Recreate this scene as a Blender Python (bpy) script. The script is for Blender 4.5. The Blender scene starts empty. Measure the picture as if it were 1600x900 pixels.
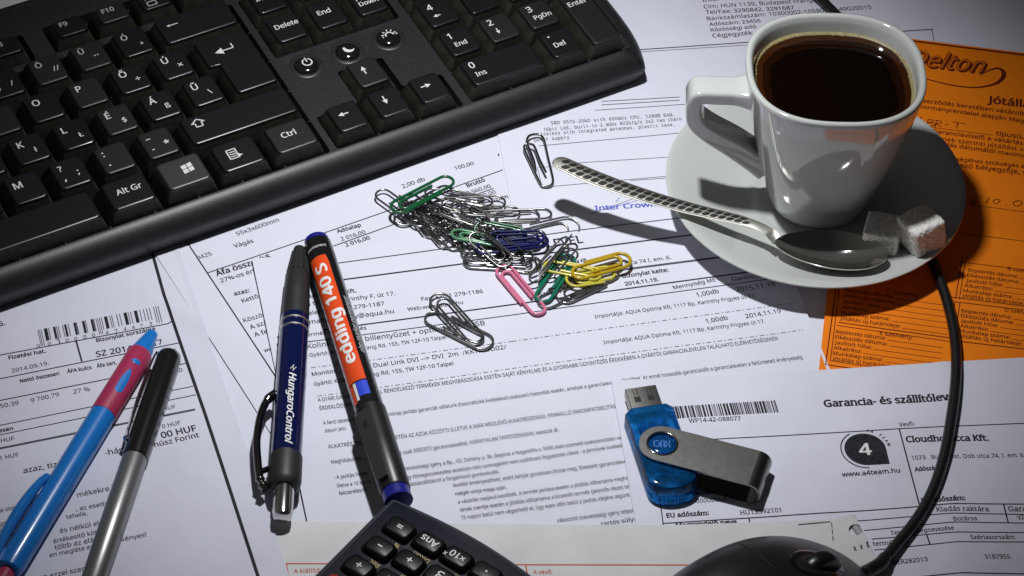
import bpy, bmesh, math, random
from math import sin, cos, pi, radians, sqrt, atan2, tan
from mathutils import Vector as V, Matrix
from mathutils.bvhtree import BVHTree
random.seed(7)
MM = 0.001
scene = bpy.context.scene
col = scene.collection

# ------------------------------------------------------------------ camera, world, lamp, exposure
F = 4288.79                                            # focal length, in pixels of a 1600 wide frame
CAM_R = Matrix(((0.999647, -0.018631, -0.018965), (0.0, 0.713359, -0.700799), (0.026585, 0.700551, 0.713107)))
CAM_C = V((-20.665, -763.642, 777.054))                # millimetres
cam = bpy.data.cameras.new('camera')
cam.sensor_width = 36.0
cam.lens = F / 1600 * 36
cam.clip_start = 0.02
cam.clip_end = 50
camo = bpy.data.objects.new('camera', cam)
col.objects.link(camo)
mw = CAM_R.to_4x4()
mw.translation = CAM_C * MM
camo.matrix_world = mw
scene.camera = camo

world = bpy.data.worlds.new('World')
scene.world = world
world.use_nodes = True
wn = world.node_tree
wn.nodes.clear()
w_out = wn.nodes.new('ShaderNodeOutputWorld')
w_bg = wn.nodes.new('ShaderNodeBackground')
w_geo = wn.nodes.new('ShaderNodeTexCoord')
w_map = wn.nodes.new('ShaderNodeSeparateXYZ')
w_ramp = wn.nodes.new('ShaderNodeValToRGB')
w_ramp.color_ramp.elements[0].position = 0.0
w_ramp.color_ramp.elements[0].color = (1.0, 0.94, 0.78, 1)
w_ramp.color_ramp.elements[1].position = 0.45
w_ramp.color_ramp.elements[1].color = (0.16, 0.16, 0.185, 1)
w_mr = wn.nodes.new('ShaderNodeMapRange')
w_mr.inputs['From Min'].default_value = -1
w_mr.inputs['From Max'].default_value = 1
wn.links.new(w_geo.outputs['Generated'], w_map.inputs[0])
wn.links.new(w_map.outputs['X'], w_mr.inputs['Value'])
wn.links.new(w_mr.outputs[0], w_ramp.inputs[0])
wn.links.new(w_ramp.outputs[0], w_bg.inputs[0])
w_bg.inputs[1].default_value = 0.095
wn.links.new(w_bg.outputs[0], w_out.inputs[0])

lamp = bpy.data.lights.new('desk_lamp_light', 'SPOT')
lamp.energy = 8.5
lamp.color = (0.975, 0.985, 1.0)
lamp.shadow_soft_size = 0.013
lamp.spot_size = radians(75)
lamp.spot_blend = 1.0
lampo = bpy.data.objects.new('desk_lamp_light', lamp)
col.objects.link(lampo)
LAMP = V((-15, 62, 440))
lampo.location = LAMP * MM
lampo.rotation_euler = (V((-16, 26, 0)) - LAMP).to_track_quat('-Z', 'Y').to_euler()

scene.view_settings.view_transform = 'Standard'
scene.view_settings.look = 'None'
scene.view_settings.exposure = 0.0
scene.view_settings.gamma = 1.0
scene.render.engine = 'CYCLES'
scene.cycles.max_bounces = 8


# ------------------------------------------------------------------ measuring helpers (all millimetres)
def ray(px, py):
    return CAM_R @ V(((px - 800) / F, -(py - 450) / F, -1.0))


def P(px, py, z=0.0):
    """the point at height z above the desk that the photograph shows at (px, py)"""
    d = ray(px, py)
    return CAM_C + d * ((z - CAM_C.z) / d.z)


def lerp(a, b, t):
    return a + (b - a) * t


def G(x, y):
    """gentle waviness that every sheet on the desk shares"""
    return 0.28 * (1 + sin(x * 0.031 + y * 0.017 + 0.5)) * 0.5 + 0.22 * (1 + sin(x * 0.021 - y * 0.043 + 1.7)) * 0.5


# ------------------------------------------------------------------ materials
def mat(name, color, rough=0.5, metal=0.0, spec=0.5, bump=None, var=None, coat=0.0, trans=0.0, ior=1.5, sss=0.0):
    m = bpy.data.materials.new(name)
    m.use_nodes = True
    nt = m.node_tree
    b = nt.nodes['Principled BSDF']
    b.inputs['Base Color'].default_value = (*color, 1)
    b.inputs['Roughness'].default_value = rough
    b.inputs['Metallic'].default_value = metal
    b.inputs['Specular IOR Level'].default_value = spec
    b.inputs['Coat Weight'].default_value = coat
    b.inputs['Coat Roughness'].default_value = 0.08
    b.inputs['Transmission Weight'].default_value = trans
    b.inputs['IOR'].default_value = ior
    if sss:
        b.inputs['Subsurface Weight'].default_value = sss
        b.inputs['Subsurface Radius'].default_value = (0.004, 0.004, 0.004)
        b.inputs['Subsurface Scale'].default_value = 0.6
    tc = nt.nodes.new('ShaderNodeTexCoord')
    if var:                                              # (scale, amount, detail)
        n = nt.nodes.new('ShaderNodeTexNoise')
        n.inputs['Scale'].default_value = var[0]
        n.inputs['Detail'].default_value = var[2] if len(var) > 2 else 4
        nt.links.new(tc.outputs['Object'], n.inputs['Vector'])
        r = nt.nodes.new('ShaderNodeMapRange')
        r.inputs['From Min'].default_value = 0.3
        r.inputs['From Max'].default_value = 0.7
        r.inputs['To Min'].default_value = 1 - var[1]
        r.inputs['To Max'].default_value = 1 + var[1]
        nt.links.new(n.outputs['Fac'], r.inputs['Value'])
        mx = nt.nodes.new('ShaderNodeMix')
        mx.data_type = 'RGBA'
        mx.blend_type = 'MULTIPLY'
        mx.inputs['Factor'].default_value = 1
        mx.inputs[6].default_value = (*color, 1)
        cb = nt.nodes.new('ShaderNodeCombineColor')
        for i in range(3):
            nt.links.new(r.outputs[0], cb.inputs[i])
        nt.links.new(cb.outputs[0], mx.inputs[7])
        nt.links.new(mx.outputs[2], b.inputs['Base Color'])
    if bump:                                             # list of (scale, distance in mm, detail)
        prev = None
        for bs in bump:
            n = nt.nodes.new('ShaderNodeTexNoise')
            n.inputs['Scale'].default_value = bs[0]
            n.inputs['Detail'].default_value = bs[2] if len(bs) > 2 else 2
            nt.links.new(tc.outputs['Object'], n.inputs['Vector'])
            bp = nt.nodes.new('ShaderNodeBump')
            bp.inputs['Strength'].default_value = 1
            bp.inputs['Distance'].default_value = bs[1] * MM
            nt.links.new(n.outputs['Fac'], bp.inputs['Height'])
            if prev:
                nt.links.new(prev.outputs[0], bp.inputs['Normal'])
            prev = bp
        nt.links.new(prev.outputs[0], b.inputs['Normal'])
    return m


PB = [(14, 2.0, 3), (55, 0.38, 4), (900, 0.012, 2)]
M = {}
M['paper'] = mat('white_paper', (0.71, 0.715, 0.815), 0.75, spec=0.2, bump=PB, var=(30, 0.025))
M['paper_grey'] = mat('greyish_paper', (0.68, 0.675, 0.69), 0.8, spec=0.2, bump=PB, var=(60, 0.05))
M['paper_old'] = mat('wrinkled_paper', (0.68, 0.685, 0.785), 0.75, spec=0.2, bump=[(20, 2.0, 4), (70, 0.25, 4)], var=(24, 0.04))
M['orange'] = mat('orange_paper', (0.92, 0.225, 0.002), 0.7, spec=0.25, bump=PB, var=(40, 0.05))
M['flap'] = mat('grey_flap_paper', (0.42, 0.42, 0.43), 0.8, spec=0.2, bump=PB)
M['ink'] = mat('black_ink', (0.020, 0.020, 0.028), 0.7, spec=0.2, var=(900, 0.5))
M['ink_soft'] = mat('grey_ink', (0.085, 0.085, 0.105), 0.75, spec=0.2, var=(900, 0.4))
M['ink_blue'] = mat('blue_stamp_ink', (0.10, 0.13, 0.58), 0.75, spec=0.2, var=(700, 0.4))
M['ink_red'] = mat('red_rule_ink', (0.60, 0.13, 0.08), 0.75, spec=0.2)
M['ink_orange'] = mat('orange_logo_fill', (0.62, 0.13, 0.004), 0.7, spec=0.2)
M['ink_brown'] = mat('dark_red_ink', (0.13, 0.012, 0.004), 0.7, spec=0.2)
M['desk'] = mat('dark_desk_wood', (0.10, 0.065, 0.04), 0.5, bump=[(60, 0.2, 4)], var=(12, 0.3))
M['kb'] = mat('black_case_plastic', (0.0135, 0.0135, 0.0155), 0.44, spec=0.5, bump=[(1500, 0.035, 2)], var=(1200, 0.40, 5))
M['key'] = mat('black_key_plastic', (0.0080, 0.0080, 0.0095), 0.31, spec=0.45, bump=[(1800, 0.02, 2)], var=(1500, 0.35, 5))
M['key_worn'] = mat('polished_key_plastic', (0.0085, 0.0085, 0.0095), 0.24, spec=0.5, bump=[(1800, 0.012, 2)], var=(1500, 0.35, 5))
M['key_dull'] = mat('dull_key_plastic', (0.0105, 0.0105, 0.0115), 0.40, spec=0.45, bump=[(1800, 0.03, 2)], var=(1500, 0.45, 5))
M['skirt'] = mat('khaki_lit_key_side', (0.030, 0.029, 0.023), 0.6, spec=0.3, var=(300, 0.4))  # khaki tone puts light from the left into the colour of the sides
M['key_win'] = mat('worn_key_plastic', (0.024, 0.024, 0.026), 0.42, spec=0.6, bump=[(1500, 0.03, 2)])
M['keyfloor'] = mat('black_well_floor', (0.006, 0.006, 0.006), 0.7)
M['legend'] = mat('white_key_print', (0.66, 0.66, 0.66), 0.5, var=(1500, 0.15))
M['legend_dim'] = mat('grey_key_print', (0.42, 0.42, 0.43), 0.5)
M['gloss'] = mat('glossy_black_plastic', (0.008, 0.008, 0.009), 0.12, spec=0.6)
M['ceramic'] = mat('white_glazed_ceramic', (0.57, 0.59, 0.57), 0.06, spec=0.6, coat=1.0, var=(20, 0.02))
M['coffee'] = mat('black_coffee', (0.0032, 0.0012, 0.0005), 0.03, spec=0.16)
M['foam'] = mat('tan_coffee_foam', (0.30, 0.245, 0.115), 0.4, bump=[(900, 0.1, 3)], var=(500, 0.2))
M['coffee_mid'] = mat('brown_coffee_edge', (0.011, 0.0032, 0.0009), 0.04, spec=0.2)
M['coffee_rim'] = mat('amber_coffee_edge', (0.034, 0.009, 0.0016), 0.05)
M['steel'] = mat('polished_steel', (0.60, 0.585, 0.55), 0.09, metal=1, bump=[(160, 0.02, 2)])
M['dark_steel'] = mat('blackish_steel', (0.035, 0.034, 0.032), 0.4, metal=1)
M['satin'] = mat('satin_steel', (0.72, 0.70, 0.64), 0.42, metal=1, bump=[(700, 0.008, 2)])
M['steel_dull'] = mat('worn_steel', (0.25, 0.245, 0.23), 0.30, metal=1, bump=[(900, 0.006, 3)], var=(420, 0.10, 8))
M['engrave'] = mat('blackened_engraving', (0.012, 0.011, 0.010), 0.5)
M['wire'] = mat('paper_clip_wire', (0.30, 0.295, 0.29), 0.24, metal=1)
M['sugar'] = mat('white_sugar', (0.86, 0.83, 0.79), 0.42, spec=0.6, bump=[(900, 0.55, 4)], var=(700, 0.08), sss=0.12)
M['cable'] = mat('black_cable_rubber', (0.010, 0.010, 0.011), 0.34)
M['mouse'] = mat('matt_black_mouse_plastic', (0.015, 0.015, 0.016), 0.38, spec=0.45, bump=[(1600, 0.02, 2)], var=(900, 0.25, 5))
M['mouse_dark'] = mat('black_wheel_rubber', (0.008, 0.008, 0.008), 0.30)
M['calc'] = mat('navy_black_calculator_plastic', (0.0065, 0.0080, 0.0170), 0.34, spec=0.5, bump=[(900, 0.02, 2)], var=(60, 0.25))
M['calc_rim'] = mat('slate_calculator_rim', (0.030, 0.035, 0.050), 0.40, bump=[(900, 0.02, 2)])
M['calc_key'] = mat('black_calculator_key', (0.0045, 0.0045, 0.0055), 0.33, spec=0.16)
M['calc_red'] = mat('red_calculator_key', (0.30, 0.015, 0.015), 0.35)
M['gold'] = mat('ochre_print', (0.46, 0.33, 0.09), 0.5)
M['white_print'] = mat('white_print', (0.80, 0.80, 0.80), 0.5)
M['usb_blue'] = mat('translucent_blue_plastic', (0.015, 0.22, 0.62), 0.10, spec=0.5, trans=0.8, ior=1.25, var=(240, 0.45, 5))
M['usb_core'] = mat('blue_inner_board', (0.012, 0.10, 0.30), 0.4, var=(350, 0.7))
M['usb_emblem'] = mat('bright_blue_emblem', (0.012, 0.135, 0.50), 0.4)
M['pen_blue'] = mat('bright_blue_plastic', (0.010, 0.185, 0.60), 0.30, spec=0.5, coat=0.2)
M['pen_red'] = mat('crimson_rubber', (0.40, 0.028, 0.095), 0.45)
M['pen_black'] = mat('black_pen_plastic', (0.010, 0.010, 0.010), 0.22, coat=0.3)
M['pen_silver'] = mat('silver_painted_barrel', (0.30, 0.30, 0.30), 0.36, metal=0.75, bump=[(2000, 0.02, 2)])
M['navy'] = mat('metallic_navy_barrel', (0.006, 0.012, 0.085), 0.17, metal=0.35, coat=0.6)
M['rubber'] = mat('dark_grey_rubber', (0.020, 0.020, 0.021), 0.5)
M['chrome'] = mat('chrome', (0.66, 0.65, 0.64), 0.16, metal=1)
M['dchrome'] = mat('dark_chrome', (0.20, 0.19, 0.19), 0.14, metal=1)
M['marker'] = mat('black_marker_plastic', (0.010, 0.010, 0.011), 0.20, coat=0.4)
M['marker_cap'] = mat('black_cap_plastic', (0.012, 0.012, 0.012), 0.36)
M['marker_clip'] = mat('dark_grey_clip_plastic', (0.034, 0.034, 0.034), 0.45)
M['marker_red'] = mat('orange_red_label', (0.78, 0.075, 0.012), 0.32, coat=0.3)
M['marker_blue'] = mat('royal_blue_plastic', (0.010, 0.013, 0.22), 0.34)
M['flag_blue'] = mat('light_blue_print', (0.03, 0.07, 0.62), 0.35)
M['c_green'] = mat('green_coated_wire', (0.006, 0.105, 0.035), 0.25, coat=0.3)
M['c_pale'] = mat('pale_green_coated_wire', (0.10, 0.30, 0.15), 0.25, coat=0.3)
M['c_teal'] = mat('teal_coated_wire', (0.006, 0.17, 0.10), 0.25, coat=0.3)
M['c_blue'] = mat('navy_coated_wire', (0.004, 0.007, 0.085), 0.22, coat=0.4)
M['c_pink'] = mat('pink_coated_wire', (0.72, 0.20, 0.33), 0.3, coat=0.3)
M['c_yellow'] = mat('lemon_coated_wire', (0.62, 0.55, 0.06), 0.28, coat=0.3)
M['c_ochre'] = mat('mustard_coated_wire', (0.50, 0.33, 0.010), 0.28, coat=0.3)


# ------------------------------------------------------------------ mesh helpers
def tag(o, label=None, cat=None, group=None, kind=None):
    if label: o['label'] = label
    if cat: o['category'] = cat
    if group: o['group'] = group
    if kind: o['kind'] = kind
    return o


def thing(name, label, cat, loc, rot=None, group=None):
    """Empty at the thing's base; loc in mm, rot a 3x3 matrix"""
    o = bpy.data.objects.new(name, None)
    o.empty_display_size = 0.01
    col.objects.link(o)
    m = (rot.to_4x4() if rot else Matrix.Identity(4))
    m.translation = V(loc) * MM
    o.matrix_world = m
    tag(o, label, cat, group)
    return o


def mm_matrix(o):
    """the thing's frame, in millimetres"""
    chain = Matrix.Identity(4)
    while o:
        b = o.matrix_basis.copy()
        b.translation = b.translation / MM
        chain = b @ chain
        o = o.parent
    return chain


class MB:
    def __init__(s):
        s.v = []
        s.f = []

    def add(s, vs, fs):
        n = len(s.v)
        s.v += [tuple(p) for p in vs]
        s.f += [tuple(i + n for i in f) for f in fs]

    def quad(s, a, b, c, d):
        s.add([a, b, c, d], [(0, 1, 2, 3)])

    def box(s, lo, hi):
        x0, y0, z0 = lo
        x1, y1, z1 = hi
        s.add([(x0, y0, z0), (x1, y0, z0), (x1, y1, z0), (x0, y1, z0), (x0, y0, z1), (x1, y0, z1), (x1, y1, z1), (x0, y1, z1)],
              [(3, 2, 1, 0), (4, 5, 6, 7), (0, 1, 5, 4), (1, 2, 6, 5), (2, 3, 7, 6), (3, 0, 4, 7)])

    def loft(s, rings, cap0=False, cap1=False, closed=False):
        n = len(rings[0])
        vs = [p for r in rings for p in r]
        fs = []
        m = len(rings)
        for i in range(m if closed else m - 1):
            a = i * n
            b = ((i + 1) % m) * n
            for j in range(n):
                k = (j + 1) % n
                fs.append((a + j, a + k, b + k, b + j))
        if cap0: fs.append(tuple(range(n - 1, -1, -1)))
        if cap1: fs.append(tuple(range((m - 1) * n, m * n)))
        s.add(vs, fs)

    def tube(s, pts, r, sides=10, cap=True, closed=False):
        pts = [V(p) for p in pts]
        n = len(pts)
        rs = r if isinstance(r, (list, tuple)) else [r] * n
        rings = []
        t = (pts[1] - pts[0]).normalized()
        u = t.orthogonal().normalized()
        for i in range(n):
            if closed:
                d = (pts[(i + 1) % n] - pts[i - 1]).normalized()
            else:
                d = (pts[min(i + 1, n - 1)] - pts[max(i - 1, 0)]).normalized()
            u = (u - d * u.dot(d)).normalized()
            w = d.cross(u)
            rings.append([pts[i] + (u * cos(2 * pi * k / sides) + w * sin(2 * pi * k / sides)) * rs[i] for k in range(sides)])
        s.loft(rings, cap and not closed, cap and not closed, closed)

    def lathe_x(s, prof, sides=40, cap0=True, cap1=True):
        """profile (x, r) turned about the local x axis"""
        rings = [[(x, r * sin(2 * pi * k / sides), r * cos(2 * pi * k / sides)) for k in range(sides)] for x, r in prof]
        s.loft([list(reversed(r)) for r in rings], cap0, cap1)

    def build(s, name, m, parent=None, world=False, smooth=35, link=True):
        me = bpy.data.meshes.new(name)
        vs = s.v
        if parent is not None and world:
            inv = mm_matrix(parent).inverted()
            vs = [inv @ V(p) for p in vs]
        me.from_pydata([(p[0] * MM, p[1] * MM, p[2] * MM) for p in vs], [], s.f)
        if m: me.materials.append(m)
        if smooth:
            me.shade_smooth()
            me.set_sharp_from_angle(angle=radians(smooth))
        me.validate()
        o = bpy.data.objects.new(name, me)
        if link: col.objects.link(o)
        if parent is not None: o.parent = parent
        return o


def recalc(o):
    bm = bmesh.new()
    bm.from_mesh(o.data)
    bmesh.ops.remove_doubles(bm, verts=bm.verts, dist=1e-7)
    bmesh.ops.recalc_face_normals(bm, faces=bm.faces)
    bm.to_mesh(o.data)
    bm.free()
    o.data.set_sharp_from_angle(angle=radians(35))
    return o


def spline(pts, n=8):
    """Catmull-Rom through the points"""
    pts = [V(p) for p in pts]
    out = []
    for i in range(len(pts) - 1):
        p0 = pts[max(i - 1, 0)]
        p1, p2 = pts[i], pts[i + 1]
        p3 = pts[min(i + 2, len(pts) - 1)]
        for k in range(n):
            t = k / n
            out.append(0.5 * ((2 * p1) + (p2 - p0) * t + (2 * p0 - 5 * p1 + 4 * p2 - p3) * t * t + (3 * p1 - p0 - 3 * p2 + p3) * t ** 3))
    out.append(pts[-1])
    return out


def rrect(x0, y0, x1, y1, r, n=4):
    """rounded rectangle, counter-clockwise"""
    pts = []
    for cx, cy, a in ((x1 - r, y0 + r, -90), (x1 - r, y1 - r, 0), (x0 + r, y1 - r, 90), (x0 + r, y0 + r, 180)):
        for k in range(n + 1):
            t = radians(a + 90 * k / n)
            pts.append((cx + r * cos(t), cy + r * sin(t)))
    return pts


# ------------------------------------------------------------------ lettering
_tc = bpy.data.curves.new('lettering', 'FONT')
_mono = None
try:                                                          # the plain sans that ships with Blender itself, else the built-in face
    import os
    fd = os.path.join(bpy.utils.resource_path('LOCAL'), 'datafiles', 'fonts')
    _tc.font = bpy.data.fonts.load(os.path.join(fd, 'NotoSansHebrew-Regular.woff2'))      # its Latin letters
except Exception:
    pass
_to = bpy.data.objects.new('lettering', _tc)
col.objects.link(_to)
_cache = {}
_tc.body = 'H'
_tc.size = 1.0
bpy.context.view_layer.update()
KF = 0.7 / max(v.co.y for v in _to.evaluated_get(bpy.context.evaluated_depsgraph_get()).to_mesh().vertices)   # capitals become 0.7 high
LIFT = 0.012


def glyphs(s, bold=0.0, serif=False, mono=False, shear=0.0):
    """flat outlines of a line of text: (verts, faces, x0, x1) with the baseline at y = 0 and capitals 0.7 high"""
    k = (s, bold, serif, mono, shear)
    if k in _cache: return _cache[k]
    if mono:
        vs, fs, x = [], [], 0
        for ch in s:
            if ch != ' ':
                gv, gf, a, b = glyphs(ch, bold, True)
                sc = min(1.0, 0.56 / max(b - a, 0.01))
                n = len(vs)
                vs += [((p[0] - (a + b) / 2) * sc + x + 0.3, p[1], p[2]) for p in gv]
                fs += [tuple(i + n for i in f) for f in gf]
            x += 0.6
        r = (vs, fs, 0, x)
        _cache[k] = r
        return r
    _tc.body = s
    _tc.offset = 0
    _tc.shear = shear
    _tc.resolution_u = 3
    _tc.size = 1.0
    bpy.context.view_layer.update()
    ev = _to.evaluated_get(bpy.context.evaluated_depsgraph_get())
    me = ev.to_mesh()
    vs = [(v.co.x * KF, v.co.y * KF) for v in me.vertices]
    fs = [tuple(p.vertices) for p in me.polygons]
    ev.to_mesh_clear()
    if serif and vs:
        cnt = {}
        for f in fs:
            for i in range(len(f)):
                e = (min(f[i], f[i - 1]), max(f[i], f[i - 1]))
                cnt[e] = cnt.get(e, 0) + 1
        add = []
        for (a, b), c in cnt.items():
            if c != 1: continue
            (xa, ya), (xb, yb) = vs[a], vs[b]
            ln = abs(xa - xb)
            if abs(ya - yb) < 0.012 and 0.05 < ln < 0.19:
                y = (ya + yb) / 2
                for lev, d in ((0.0, 1), (0.545, -1), (0.70, -1), (0.73, -1), (0.76, -1)):
                    if abs(y - lev) < 0.035:
                        x0, x1 = min(xa, xb) - 0.065, max(xa, xb) + 0.065
                        if d < 0: x1 -= 0.045
                        add.append((x0, x1, min(y, y + d * 0.05), max(y, y + d * 0.05)))
                        break
        for x0, x1, y0, y1 in add:
            n = len(vs)
            vs += [(x0, y0), (x1, y0), (x1, y1), (x0, y1)]
            fs.append((n, n + 1, n + 2, n + 3))
    vs = [(p[0], p[1], 0) for p in vs]
    if bold:                                                  # heavier strokes: slightly shifted copies, each a hair above the last
        bv, bf = [], []
        for lay, (dx, dy) in enumerate(((-1, 0), (1, 0), (0, 0.6), (0, -0.6))[:2 if bold < 0.015 else 4]):
            n = len(bv)
            bv += [(p[0] + dx * bold, p[1] + dy * bold, lay) for p in vs]
            bf += [tuple(i + n for i in f) for f in fs]
        vs, fs = bv, bf
    xs = [p[0] for p in vs] or [0, 1]
    r = (vs, fs, min(xs), max(xs))
    _cache[k] = r
    return r


def letter(mb, s, o, ux, uy, cap=None, width=None, fn=None, **kw):
    """put a line of text into mb: o = baseline start, ux/uy unit axes; cap height or ink width in mm; fn maps (a, b) to a point"""
    vs, fs, x0, x1 = glyphs(s, **kw)
    if not vs: return
    sx = sy = (cap / 0.7 if cap else width / (x1 - x0))
    if cap and width: sx = width / (x1 - x0)
    if fn:
        mb.add([fn((p[0] - x0) * sx, p[1] * sy) for p in vs], fs)
    else:
        o, ux, uy = V(o), V(ux), V(uy)
        mb.add([o + ux * ((p[0] - x0) * sx) + uy * (p[1] * sy) + V((0, 0, p[2] * LIFT)) for p in vs], fs)


def fine(vs, fs, limit):
    """split flat lettering into small triangles so that it can be bent round a barrel"""
    bm = bmesh.new()
    bv = [bm.verts.new((p[0], p[1], p[2])) for p in vs]
    for f in fs:
        try: bm.faces.new([bv[i] for i in f])
        except ValueError: pass
    bmesh.ops.triangulate(bm, faces=bm.faces[:])
    for _ in range(4):
        big = [e for e in bm.edges if e.calc_length() > limit]
        if not big: break
        bmesh.ops.subdivide_edges(bm, edges=big, cuts=1)
        bmesh.ops.triangulate(bm, faces=[f for f in bm.faces if len(f.verts) > 3])
    bm.verts.index_update()
    r = [(v.co.x, v.co.y, round(v.co.z)) for v in bm.verts], [tuple(v.index for v in f.verts) for f in bm.faces]
    bm.free()
    return r


# ------------------------------------------------------------------ the desk
d = MB()
d.box((-600, -500, -30), (600, 600, -0.5))
tag(d.build('desk', M['desk'], smooth=0), kind='structure')


# ------------------------------------------------------------------ sheets of paper
class Sheet:
    """a rectangular sheet: corner at the top left, 'ang' the direction of its text lines (degrees), w wide, h down"""
    def __init__(s, name, label, cat, tl, ang, w, h, z, m, extra=None, left=0.0, lift=0.75):
        s.z = z
        s.extra = extra
        a = radians(ang)
        s.ux = V((cos(a), sin(a)))
        s.uy = V((sin(a), -cos(a)))
        s.tl = V((tl[0], tl[1])) - s.ux * left
        s.w, s.h = w + left, h
        s.mats = {}
        s.m = m
        s.lift = lift
        s.root = thing(name, label, cat, (s.tl.x, s.tl.y, z))

    def Z(s, x, y):
        p = V((x, y)) - s.tl
        a, b = p.dot(s.ux), p.dot(s.uy)
        e = math.exp(-max(0, a) / 7) * (0.7 + 0.3 * sin(b * 0.06)) + math.exp(-max(0, b) / 7) * (0.7 + 0.3 * sin(a * 0.05 + 1)) + math.exp(-max(0, s.w - a) / 5) * 0.8
        return s.z + G(x, y) + s.lift * min(e, 1.4) + (s.extra(x, y) if s.extra else 0)

    def sheet_mesh(s, step=5.0, outline=None):
        mb = MB()
        nx, ny = int(s.w / step), int(s.h / step)
        top = []
        for j in range(ny + 1):
            for i in range(nx + 1):
                p = s.tl + s.ux * (s.w * i / nx) + s.uy * (s.h * j / ny)
                top.append((p.x, p.y, s.Z(p.x, p.y)))
        fs = []
        for j in range(ny):
            for i in range(nx):
                a = j * (nx + 1) + i
                fs.append((a, a + nx + 1, a + nx + 2, a + 1))
        mb.add(top, fs)
        # underside and cut edge, 0.1 mm below
        th = 0.1
        border = [i for i in range(nx + 1)] + [j * (nx + 1) + nx for j in range(1, ny + 1)] + \
                 [ny * (nx + 1) + i for i in range(nx - 1, -1, -1)] + [j * (nx + 1) for j in range(ny - 1, 0, -1)]
        n = len(border)
        ring = [top[b] for b in border]
        low = [(p[0], p[1], p[2] - th) for p in ring]
        mb.add(ring + low, [(i, (i + 1) % n, n + (i + 1) % n, n + i) for i in range(n)])
        return mb

    def mb(s, k):
        return s.mats.setdefault(k, MB())

    def pt(s, p, up=0.12):
        return (p[0], p[1], s.Z(p[0], p[1]) + up)

    def at(s, px, py):
        q = P(px, py, s.z + 0.3)
        if s.extra: q = P(px, py, s.Z(q.x, q.y))
        return V((q.x, q.y))

    def text(s, t, x0, y0, x1, y1, ink='ink', tall=None, wdt=None, **kw):
        a, b = s.at(x0, y0), s.at(x1, y1)
        dv = b - a
        L = dv.length
        u = dv / L
        w = V((-u.y, u.x))
        kw.setdefault('bold', 0.012)
        if len(t) > 30 and not kw.get('mono'): kw['bold'] = min(kw['bold'], 0.006)
        vs, fs, g0, g1 = glyphs(t, **kw)
        if not vs: return
        k = L / (g1 - g0)
        if tall is None: tall = min(1.5, max(1.06, 1.9 / (k * 0.7)))        # small print is set narrow
        mb = s.mb(ink)
        mb.add([s.pt(a + u * ((p[0] - g0) * k) + w * (p[1] * k * tall), 0.12 + p[2] * LIFT) for p in vs], fs)

    def line(s, pts, width=0.35, ink='ink', dash=None, up=0.10):
        """a ruled line through photo points"""
        q = [s.at(*p) for p in pts]
        mb = s.mb(ink)
        for a, b in zip(q, q[1:]):
            s.seg(mb, a, b, width * 1.3, dash, up)

    def seg(s, mb, a, b, width, dash=None, up=0.10):
        dv = b - a
        L = dv.length
        u = dv / L
        w = V((-u.y, u.x)) * (width / 2)
        if dash:
            t, k, spans = 0, 0, []
            while t < L:
                on = dash[(2 * k) % len(dash)]
                spans.append((t, min(L, t + on)))
                t += on + dash[(2 * k + 1) % len(dash)]
                k += 1
        else:
            n = max(1, int(L / (1.6 if s.extra else 5)))
            spans = [(L * i / n, L * (i + 1) / n) for i in range(n)]
        for t0, t1 in spans:
            p, r = a + u * t0, a + u * t1
            mb.quad(s.pt(p - w, up), s.pt(r - w, up), s.pt(r + w, up), s.pt(p + w, up))

    def poly(s, pts, ink='ink', up=0.11):
        q = [s.at(*p) for p in pts]
        s.mb(ink).add([s.pt(p, up) for p in q], [tuple(range(len(q)))])

    def done(s, body=None):
        (body or s.sheet_mesh(2.4 if s.extra else 4.0)).build('paper', s.m, s.root, world=True, smooth=60)
        names = {'ink': 'printed_text', 'ink_soft': 'grey_printed_text', 'ink_blue': 'blue_stamp', 'ink_red': 'red_print', 'ink_brown': 'dark_red_print', 'ink_orange': 'logo_fill'}
        for k, mb in s.mats.items():
            mb.build(names[k], M[k], s.root, world=True, smooth=0)


def xy(px, py, z=0):
    p = P(px, py, z)
    return V((p.x, p.y))


def side_start(px, py, ang, back, z):
    """top left corner of a sheet whose left edge passes through a photo point, 'back' mm further up that edge"""
    a = radians(ang)
    p = xy(px, py, z)
    return p - V((sin(a), -cos(a))) * back


BOLD = 0.022

# blank sheets that only show between the printed ones
X = Sheet('blank_sheet', 'blank white sheet lying undermost, showing between the barcode invoice and the chrome-clip pen', 'paper sheet',
          side_start(300, 480, 14, 60, 0.2), 14, 210, 297, 0.2, M['paper'], left=60, lift=0)
X.done()
B = Sheet('blank_sheet', 'blank pale sheet behind the far edge of the black keyboard at top left', 'paper sheet',
          (-360, 430), 12, 260, 330, 0.2, M['paper_grey'], lift=0)
B.done()


B2 = Sheet('blank_sheet', 'blank white sheet showing between the delivery note and the orange slip, under the saucer', 'paper sheet',
           (60, 75), 8, 150, 190, 0.25, M['paper'], lift=0)
B2.done()


# --- invoice at the left
def s1_extra(x, y):
    t = min(1, max(0, (-28 - y) / 85))
    t = t * t * (3 - 2 * t)
    # two soft creases near the top right corner
    q = V((x, y)) - xy(300, 500)
    c1 = 0.5 * math.exp(-((q.x * 0.55 + q.y * 0.83) / 3.0) ** 2) * math.exp(-(q.length / 26) ** 2)
    return 2.3 * t + c1


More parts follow.
